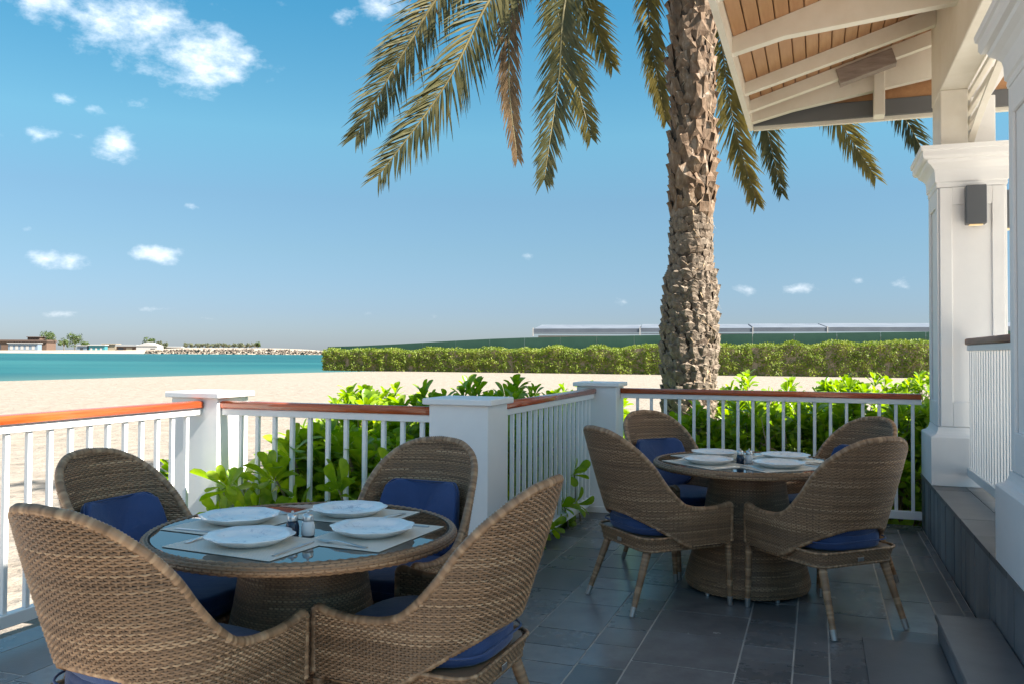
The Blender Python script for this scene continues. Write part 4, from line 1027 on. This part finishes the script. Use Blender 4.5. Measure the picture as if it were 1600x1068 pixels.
SHAG = [boot(.115, .13, .034, .95, q) for q in range(5)]; SCAR = [boot(.135, .115, .022, 1.1, q) for q in range(3)]; STUB = [boot(.15, .23, .046, 1.25, q) for q in range(5)]
SHAG_ME = [m.mesh('leaf_base', 'palm_bark') for m in SHAG]; SCAR_ME = [m.mesh('leaf_base', 'palm_scar') for m in SCAR]; STUB_ME = [m.mesh('leaf_base', 'palm_boot') for m in STUB]
rg = random.Random(21); pieces = []; z = .05; row = 0
while z < 7.0:
    kind = 0 if z < 2.72 else (1 if z < 3.38 else 2); nrow = (18, 14, 9)[kind]; dz = (.085, .086, .128)[kind]
    for j in range(nrow):
        a_ = 2 * math.pi * (j + .5 * (row % 2) + rg.uniform(-.2, .2)) / nrow + row * .13; pieces.append((z + rg.uniform(-.03, .03), a_, kind, rg.randrange(3 if kind == 1 else 5), rg.uniform(.7, 1.4), rg.uniform(-.25, .25)))
    z += dz; row += 1
vis = sorted([p for p in pieces if math.sin(p[1]) < .12 and .95 < p[0] < 5.9], key=lambda p: (p[2] == 0) * 2 + rg.random() * 1.9 - (p[2] == 2) * .5)[:300]; vset = set(id(p) for p in vis)
rest = {0: MB(), 1: MB(), 2: MB()}
for p in pieces:
    z, a_, kind, var, sc, tw_ = p; dv = Vector((math.cos(a_), math.sin(a_), 0)); c = trunk_c(z) + dv * (float(rad_f(z)) * (.97 if kind != 1 else .985) - .012)
    lean = (R(8), R(3), R(4))[kind] + rg.uniform(-.12, .16) * (kind != 1)
    M = Matrix.Rotation(a_ - math.pi / 2, 3, 'Z') @ Matrix.Rotation(-lean, 3, 'X') @ Matrix.Rotation(tw_ * (1 if kind != 1 else .3), 3, 'Y')
    if id(p) in vset: link('leaf_base', (SHAG_ME, SCAR_ME, STUB_ME)[kind][var], trunk, c, M.to_euler(), (sc, sc if kind != 1 else 1, sc if kind != 1 else 1))
    else:
        src = (SHAG, SCAR, STUB)[kind][var]; rest[kind].add([c + M @ (Vector(q) * sc) for q in src.v], src.f)
for kind, mt in ((0, 'palm_bark'), (1, 'palm_scar'), (2, 'palm_boot')):
    if rest[kind].v: tag(build('leaf_base_cover', rest[kind], mt, trunk), kind='stuff')
# loose fibre
fb = MB(); rg = random.Random(5)
for i in range(700):
    z = rg.uniform(.3, 2.75) if rg.random() < .62 else rg.uniform(2.75, 6.2); a_ = rg.uniform(0, 6.283); dv = Vector((math.cos(a_), math.sin(a_), 0)); p = trunk_c(z) + dv * float(rad_f(z)) * 1.0
    tg = Vector((-dv.y, dv.x, 0)); L = rg.uniform(.05, .15); q = p + dv * rg.uniform(.01, .05) + tg * rg.uniform(-L, L) + Vector((0, 0, rg.uniform(-L, L * .3))); w_ = rg.uniform(.003, .008)
    fb.add([p - tg * w_, p + tg * w_, q + tg * w_ * .3, q - tg * w_ * .3], [(0, 1, 2, 3)])
tag(build('fibre', fb, 'dry_twig', trunk), kind='stuff')

def pix(px, py, Y):
    d = px_dir(px, py); return Vector((d.x * Y / d.y, Y, EYE + d.z * Y / d.y))
CROWN = Vector((PT.x, PT.y, 6.95))
def frond(pts, mat, seed, leaf=.56, nleaf=155, droop=.24, spread=54, wid=.0105, start=.16, face=None):
    rg = random.Random(seed); P = [Vector(p) for p in pts]; n = len(P); cur = []
    for i in range(n - 1):   # Catmull-Rom
        p0, p1, p2, p3 = P[max(i - 1, 0)], P[i], P[i + 1], P[min(i + 2, n - 1)]
        for q in np.linspace(0, 1, 14, endpoint=False):
            q = float(q); cur.append(.5 * ((2 * p1) + (p2 - p0) * q + (2 * p0 - 5 * p1 + 4 * p2 - p3) * q * q + (3 * p1 - p0 - 3 * p2 + p3) * q ** 3))
    cur.append(P[-1]); L = [0]
    for a_, b_ in zip(cur[:-1], cur[1:]): L.append(L[-1] + (b_ - a_).length)
    tot = L[-1]
    def at(d):
        d = max(0, min(tot, d)); i = min(len(cur) - 2, max(0, int(np.searchsorted(L, d)) - 1)); q = (d - L[i]) / max(1e-6, L[i + 1] - L[i]); return cur[i].lerp(cur[i + 1], q), (cur[i + 1] - cur[i]).normalized()
    base = P[0]; ra = MB(); ra.tube([c - base for c in cur], [.030 * (1 - .88 * i / len(cur)) for i in range(len(cur))], 6, flat=.7)
    fr = build('frond', ra, 'rachis', palm, True, base - PB)
    lf = MB()
    for i in range(nleaf):
        q = start + (1 - start) * (i + .5) / nleaf; p, tdir = at(q * tot); side = tdir.cross(Vector((0, 0, 1)) if face is None else (Vector((0, 0, 1)) * (1 - face) + (Vector((0, 0, EYE)) - p).normalized() * face))
        if side.length < .25: side = tdir.cross(Vector((rg.uniform(-.2, .2), 1, 0)))
        side.normalize(); upv = side.cross(tdir).normalized()
        env = min(1, (q - start) / .14 + .45) * (1 - max(0, (q - .72) / .28) ** 1.6 * .62)
        for sg in (-1, 1):
            for rep in range(1 if rg.random() < .5 else 2):
                sp = R(spread * (1 - .42 * q) + rg.uniform(-9, 9)); d0 = tdir * math.cos(sp) + (side * sg + upv * rg.uniform(.15, .55)).normalized() * math.sin(sp)
                ln = leaf * env * rg.uniform(.78, 1.15); w_ = wid * rg.uniform(.8, 1.2)
                b0 = p + tdir * rg.uniform(-.02, .02) - base; nrm = d0.cross(upv + side * .4).normalized()
                pts3, d = [b0], d0.copy()
                for sgm in range(3):
                    d = (d + Vector((0, 0, -droop * (.25 + .35 * sgm))) * rg.uniform(.5, 1.2)).normalized(); pts3.append(pts3[-1] + d * ln / 3)
                ws = [w_ * .55, w_, w_ * .72, w_ * .06]; vs_ = []
                for pt, ww in zip(pts3, ws): vs_ += [pt - nrm * ww, pt + nrm * ww]
                lf.add(vs_, [(0, 1, 3, 2), (2, 3, 5, 4), (4, 5, 7, 6)])
    tag(build('leaflets', lf, mat, fr), kind='stuff')
    return fr
def vis_frond(path, Ys, mat, seed, arch=.55, **k):
    """path: two or three points down the visible length of the frond; the hidden part arches up to the crown"""
    pts = [pix(px, py, Y) for (px, py), Y in zip(path, Ys)]; first = pts[0]
    up = CROWN.lerp(first, .50) + Vector((0, 0, arch)); k.setdefault('face', .8); frond([CROWN, up] + pts, mat, seed, **k)
vis_frond([(715, -40), (635, 75), (557, 212)], (9.0, 8.9, 8.8), 'palm_leaf', 1)
vis_frond([(785, -30), (695, 135), (592, 274)], (8.6, 8.5, 8.4), 'palm_leaf', 2)
vis_frond([(690, -60), (660, 20), (610, 120)], (9.3, 9.3, 9.2), 'palm_leaf_dry', 23, nleaf=44, leaf=.36)
vis_frond([(815, -30), (795, 110), (808, 246)], (9.2, 9.1, 9.0), 'palm_leaf_dry', 3, droop=.5, leaf=.34, spread=46)
vis_frond([(895, -40), (872, 130), (850, 282)], (8.2, 8.1, 8.0), 'palm_leaf', 4, leaf=.42)
vis_frond([(872, -40), (893, 95), (923, 213)], (9.2, 9.1, 9.0), 'palm_leaf_gold', 5, leaf=.40)
vis_frond([(900, -60), (925, 30), (956, 103)], (9.5, 9.5, 9.5), 'palm_leaf_gold', 6, leaf=.40)
vis_frond([(1014, -40), (1020, 80), (1041, 190)], (10.2, 10.2, 10.1), 'palm_leaf_gold', 7, leaf=.34, droop=.4, spread=50)
vis_frond([(1122, 20), (1146, 190), (1183, 318)], (10.0, 10.0, 10.0), 'palm_leaf_gold', 8, leaf=.38)
vis_frond([(1165, 60), (1200, 210), (1222, 302)], (10.3, 10.3, 10.3), 'palm_leaf', 9, leaf=.34)
vis_frond([(1230, 60), (1315, 195), (1368, 277)], (10.6, 10.6, 10.6), 'palm_leaf_gold', 10, leaf=.40)
vis_frond([(1320, 40), (1405, 170), (1450, 252)], (10.8, 10.8, 10.8), 'palm_leaf', 11, leaf=.42)
rg = random.Random(17)
for i in range(16):
    a_ = 2 * math.pi * i / 16 + rg.uniform(-.15, .15); el_ = rg.uniform(.35, 1.25); h = Vector((math.cos(a_), math.sin(a_), 0)); L_ = rg.uniform(3.0, 3.8)
    p1 = CROWN + h * L_ * .30 * math.cos(el_) + Vector((0, 0, L_ * .32 * math.sin(el_) + .15)); p2 = CROWN + h * L_ * .62 * math.cos(el_ * .8) + Vector((0, 0, L_ * .42 * math.sin(el_)))
    p3 = CROWN + h * L_ * .86 * math.cos(el_ * .7) + Vector((0, 0, L_ * .26 * math.sin(el_) - .3)); frond([CROWN, p1, p2, p3], 'palm_leaf', 40 + i, nleaf=52)

# ------------------------------------------------------------------ hedge, screen and long roof behind the sand
HA, HB = Vector((-18.36, 84.7, 0)), Vector((33.4, 69.1, 0)); HC = HB + (HB - HA) * .35
hd = (HC - HA).normalized(); hn = Vector((hd.y, -hd.x, 0)); HL = (HC - HA).length
if hn.y > 0: hn = -hn
hbase = pchip([0, .286, .74, 1.0], [1.88, 2.12, 2.80, 3.0])
def htop(x): return float(hbase(x / HL)) - .05 + .10 * math.sin(x * 1.9) + .26 * mnoise.noise(Vector((x * .45, 9, 0))) + .15 * mnoise.noise(Vector((x * .9, 3, 0))) + .16 * abs(math.sin(x * .62 + .6))
hedge = thing('hedge', 'long clipped green hedge along the back of the beach', 'hedge', HA + Vector((0, 0, -.46)), 0)
rg = random.Random(8); hv, hf = [], []; nb_ = 0
for i in range(42000):
    x = rg.uniform(0, HL); ht = htop(x); face = rg.random()
    bulge = .28 * mnoise.noise(Vector((x * .7, 0, 1))) + .18 * mnoise.noise(Vector((x * 2.1, 0, 5)))
    if face < .78: z = rg.uniform(0, 1) ** .9 * ht; y = .62 + bulge * .8 + .22 * mnoise.noise(Vector((x * 1.3, z * 1.6, 2))) + rg.uniform(-.13, .07)
    else: z = ht + rg.uniform(-.12, .10 + .12 * rg.random()); y = rg.uniform(-.6, .62)
    c = hd * x + hn * y + Vector((0, 0, z)); sz = rg.uniform(.05, .115)
    a_ = Vector((rg.gauss(0, 1), rg.gauss(0, 1), rg.gauss(0, 1))).normalized(); nn = (hn * 1.0 + Vector((0, 0, .6)) + a_ * .9).normalized(); e1 = nn.cross(a_).normalized(); e2 = nn.cross(e1)
    hv += [c - e1 * sz, c + e2 * sz * .55, c + e1 * sz, c - e2 * sz * .55]; hf.append((nb_, nb_ + 1, nb_ + 2, nb_ + 3)); nb_ += 4
hm = MB(); hm.v, hm.f, hm.n = [tuple(p) for p in hv], hf, nb_
tag(build('foliage', hm, 'hedge_leaf', hedge), kind='stuff')
core = MB(); X = np.arange(0, HL, .5)
for side, y in ((1, .46), (-1, -.55)):
    vs = []
    for x in X:
        for z in (0, htop(x) * .55, htop(x) - .15): vs.append(hd * float(x) + hn * y + Vector((0, 0, float(z))))
    core.add(vs, [(i * 3 + j, i * 3 + j + 1, i * 3 + 4 + j, i * 3 + 3 + j) for i in range(len(X) - 1) for j in (0, 1)])
build('inner_branches', core, 'stem', hedge)
scr = thing('screen_fence', 'dark green screen fence standing behind the hedge', 'fence', HA + Vector((0, 0, -.46)), 0)
x = -.3; pan = 3.4
def ftop(x): q = x / HL; return float(pchip([-.02, 0, .286, .74, 1.0], [2.31, 2.33, 3.24, 3.72, 3.9])(q))
while x < HL:
    x1 = min(x + pan, HL); m = MB(); y0, y1 = -1.06, -1.0
    vs = [hd * q + hn * y_ + Vector((0, 0, z)) for y_ in (y0, y1) for (q, z) in ((x, 0), (x1 - .03, 0), (x1 - .03, ftop(x1)), (x, ftop(x)))]
    m.add(vs, [(0, 1, 2, 3), (7, 6, 5, 4), (0, 4, 5, 1), (1, 5, 6, 2), (2, 6, 7, 3), (3, 7, 4, 0)]); build('panel', m, 'fence_green', scr)
    x = x1
lb = thing('long_low_building', 'long flat grey roofed building behind the screen fence', 'building', (0, 0, 0), 0)
A, B = Vector((2.3, 91.0, 0)), Vector((56.0, 81.2, 0)); bd = (B - A).normalized(); bn = Vector((bd.y, -bd.x, 0)); BL = (B - A).length
Mb = Matrix(((bd.x, -bn.x, 0, A.x), (bd.y, -bn.y, 0, A.y), (0, 0, 1, 0), (0, 0, 0, 1)))
build('wall', MB().box(.3, BL, 1.2, 6, -.4, 3.2, 0, M=Mb), 'far_white', lb)
seg = [0, 11.2, 22.5, 29.7, 44.5, BL]
for s0, s1 in zip(seg[:-1], seg[1:]):
    za = 3.80 + .30 * s0 / BL
    m = MB(); m.add([Mb @ Vector(p) for p in ((s0, 0, za - .32), (s1 - .12, 0, za - .30), (s1 - .12, 6, za + .3), (s0, 6, za + .3), (s0, 0, za + .10), (s1 - .12, 0, za + .12), (s1 - .12, 6, za + .7), (s0, 6, za + .7))], [(3, 2, 1, 0), (4, 5, 6, 7), (0, 1, 5, 4), (1, 2, 6, 5), (2, 3, 7, 6), (3, 0, 4, 7)])
    build('roof_panel', m, 'roof_grey', lb)
    build('post', MB().box(s0 - .14, s0 - .02, -.05, .1, 3.1, za + .17, 0, M=Mb), 'far_white', lb)
build('fascia', MB().box(0, BL, .05, .26, 3.36, 3.46, 0, M=Mb), 'far_grey', lb)

# ------------------------------------------------------------------ the far shore
YF = 640.0
def fx(px, Y=YF): return (px - 800) / FPX * Y
def fz(px, py, Y=YF): return pix(px, py, Y).z
land = MB(); pxs = np.linspace(-420, 520, 95); vs = []
for p in pxs:
    top = float(pchip([-420, 180, 235, 290, 420, 480, 520], [547.0, 546.6, 545.6, 543.2, 543.6, 545.6, 549.0])(p)); zt = fz(p, top) if p < 236 else fz(p, top, YF + 30)
    for yy, z in ((YF - 8, -1.2), (YF + 10, zt * .55 - .3), (YF + 34, zt), (YF + 260, zt)): vs.append((fx(p, yy), yy, z))
land.add(vs, [(i * 4 + j, i * 4 + 4 + j, i * 4 + 5 + j, i * 4 + 1 + j) for i in range(len(pxs) - 1) for j in range(3)])
tag(build('far_shore', land, 'far_land', smooth=True), 'low pale land across the water', None, kind='structure')
# stone breakwater
bw_ = MB(); rg = random.Random(4)
for i in range(900):
    p = rg.uniform(228, 507); Y = YF - 14 + rg.uniform(0, 22); top = float(pchip([225, 300, 420, 507], [547.6, 545.3, 545.3, 549.2])(p)); zc = -1.0 + rg.uniform(0, 1) * max(.3, fz(p, top) + 1.0); c = Vector((fx(p, Y), Y, zc)); s_ = rg.uniform(.3, .9)
    Mr = Matrix.Translation(c) @ Matrix.Rotation(rg.uniform(0, 6), 4, Vector((rg.random(), rg.random(), rg.random() + .1)).normalized()); bw_.box(-s_, s_, -s_ * .7, s_ * .7, -s_ * .5, s_ * .5, s_ * .25, M=Mr)
tag(build('breakwater', bw_, 'rock_berm'), 'long brown rock breakwater running out across the water', 'breakwater', kind='stuff')
def far_building(label, p0, p1, ytop, ybot, wall, roof, depth=8, Y=YF + 45, gable=False, openings=(), roof_h=1.0):
    x0, x1 = fx(p0, Y), fx(p1, Y); zb_, zt = fz((p0 + p1) / 2, ybot, Y), fz((p0 + p1) / 2, ytop, Y); zb_ -= .6
    t = thing('beach_building', label, 'building', ((x0 + x1) / 2, Y, zb_), 0, 'buildings on the far shore'); hw, h = (x1 - x0) / 2, zt - zb_
    if gable:
        build('wall', MB().extrude([(-hw, 0), (hw, 0), (hw, h * .62), (-hw, h * .62)], 0, depth, 'y'), wall, t)
        m = MB(); m.extrude([(-hw - .4, h * .60 + .02), (hw + .4, h * .60 + .02), (0, h)], -.4, depth + .4, 'y'); build('roof', m, roof, t)
    else:
        build('wall', MB().box(-hw, hw, 0, depth, 0, h - roof_h), wall, t); build('roof', MB().box(-hw - .7, hw + .7, -.9, depth + .5, h - roof_h + .02, h, .1), roof, t)
    for (q0, q1, v0, v1, mt) in openings:
        build('window' if v0 > .02 else 'door', MB().box(-hw + 2 * hw * q0, -hw + 2 * hw * q1, -.08, -.01, h * v0 + .05, h * v1), mt, t)
    return t
far_building('long brown roofed beach building with pale wall by the far trees', -60, 73, 530.5, 547.5, 'far_brown', 'far_roof_brown', 14, roof_h=1.6, openings=[(q, q + .055, .08, .62, 'far_dark') for q in (.05, .14, .23, .32, .41)])
far_building('pale blue walled annex in front of the brown roofed building', 13, 59, 535.5, 548, 'far_blue', 'far_white', 6, Y=YF + 36, roof_h=.5, openings=[(q, q + .10, .25, .72, 'far_white') for q in (.06, .24, .42, .6, .8)])
far_building('small red brown upper storey rising over the brown roof', 43, 62, 526, 531.5, 'far_brown', 'far_roof_brown', 8, Y=YF + 50, roof_h=.5)
far_building('tiny blue hut beside the far trees', 121, 136, 539, 548, 'far_blue', 'far_white', 5, openings=[(.3, .6, .0, .6, 'far_dark')], roof_h=.5)
far_building('row of teal shaded stalls on the far beach', 139, 164, 538, 548, 'far_teal', 'far_white', 5, openings=[(q, q + .12, 0, .55, 'far_white') for q in (.1, .4, .7)], roof_h=.7)
far_building('flat cream building between stalls and tent', 160, 181, 536.5, 548, 'far_cream', 'far_cream', 8, Y=YF + 52, roof_h=.6)
far_building('low open brown pavilion under a pale grey roof', 182, 213, 538, 548, 'far_brown', 'far_grey', 8, openings=[(.1, .35, 0, .6, 'far_dark'), (.5, .8, 0, .6, 'far_cream')], roof_h=1.5)
far_building('white gabled tent with a dark doorway', 213, 246, 534.5, 547.5, 'far_white', 'far_white', 12, gable=True, Y=YF + 40, openings=[(.68, .9, .0, .34, 'far_dark')])
far_building('low grey sheds past the white tent', 250, 283, 541, 546.5, 'far_grey', 'far_white', 5, Y=YF + 60, roof_h=.7)
def far_tree(label, px, ytop, ybot, wpx, mat='tree_leaf', n=420, Y=YF + 60, seed=0):
    rg = random.Random(seed); zb_, zt = fz(px, ybot, Y) - .8, fz(px, ytop, Y); wd = wpx / FPX * Y; H_ = zt - zb_
    t = thing('shore_tree', label, 'tree', (fx(px, Y), Y, zb_), 0, 'trees on the far shore')
    tk = MB(); tk.tube([(0, 0, 0), (.1, 0, H_ * .35), (.2, 0, H_ * .6)], [.35, .28, .12], 6)
    for q in range(4): a_ = q * 1.6; tk.tube([(.1, 0, H_ * .35), (math.cos(a_) * wd * .25, math.sin(a_) * wd * .25, H_ * .7)], [.16, .05], 5)
    build('trunk', tk, 'stem', t, True); m = MB()
    lobes = [(Vector((rg.uniform(-.30, .30) * wd, rg.uniform(-.3, .3) * wd, H_ * rg.uniform(.42, .80))), rg.uniform(.16, .28)) for _ in range(9)]
    for i in range(n):
        c, r = lobes[rg.randrange(9)]; d = Vector((rg.gauss(0, 1), rg.gauss(0, 1), rg.gauss(0, 1))).normalized(); p = c + Vector((d.x * wd * r, d.y * wd * r, d.z * H_ * r * .9)) * rg.uniform(.6, 1.05)
        s_ = rg.uniform(.35, .8); a_ = Vector((rg.gauss(0, 1), rg.gauss(0, 1), rg.gauss(0, 1))).normalized(); nn = (d + a_ * .7).normalized(); e1 = nn.cross(a_).normalized(); e2 = nn.cross(e1)
        m.add([p - e1 * s_, p + e2 * s_ * .6, p + e1 * s_, p - e2 * s_ * .6], [(0, 1, 2, 3)])
    build('crown', m, mat, t)
far_tree('largest rounded green tree beside the brown roofed far building', 80, 515, 547, 30, seed=1, n=700)
far_tree('low bushy tree between the two rounded far trees', 100, 526, 548, 16, seed=2, Y=YF + 42)
far_tree('rounded green tree just before the tiny blue hut', 117, 519, 547, 27, seed=3, n=650)
far_tree('small scrubby tree leaning on the blue hut', 133, 532, 548, 14, seed=4)
far_tree('dark round tree rising behind the white tent', 234, 527, 546, 20, seed=5, n=600)
far_tree('thin grey tree right of the dark round tree', 249, 531, 546, 11, 'tree_leaf_grey', seed=6)
far_tree('small grey bush above the low sheds', 259, 533, 546, 10, 'tree_leaf_grey', seed=7)
for i in range(14):
    far_tree('low grey green tree in the row along the breakwater', 292 + i * 8.2, 534.5 + (i % 3) * .6, 543.5, 11.5, 'tree_leaf_grey', n=190, seed=20 + i, Y=YF + 120)
far_tree('round dark bush ending the row of low trees', 403, 533.5, 543.5, 9, seed=40, n=260, Y=YF + 110)
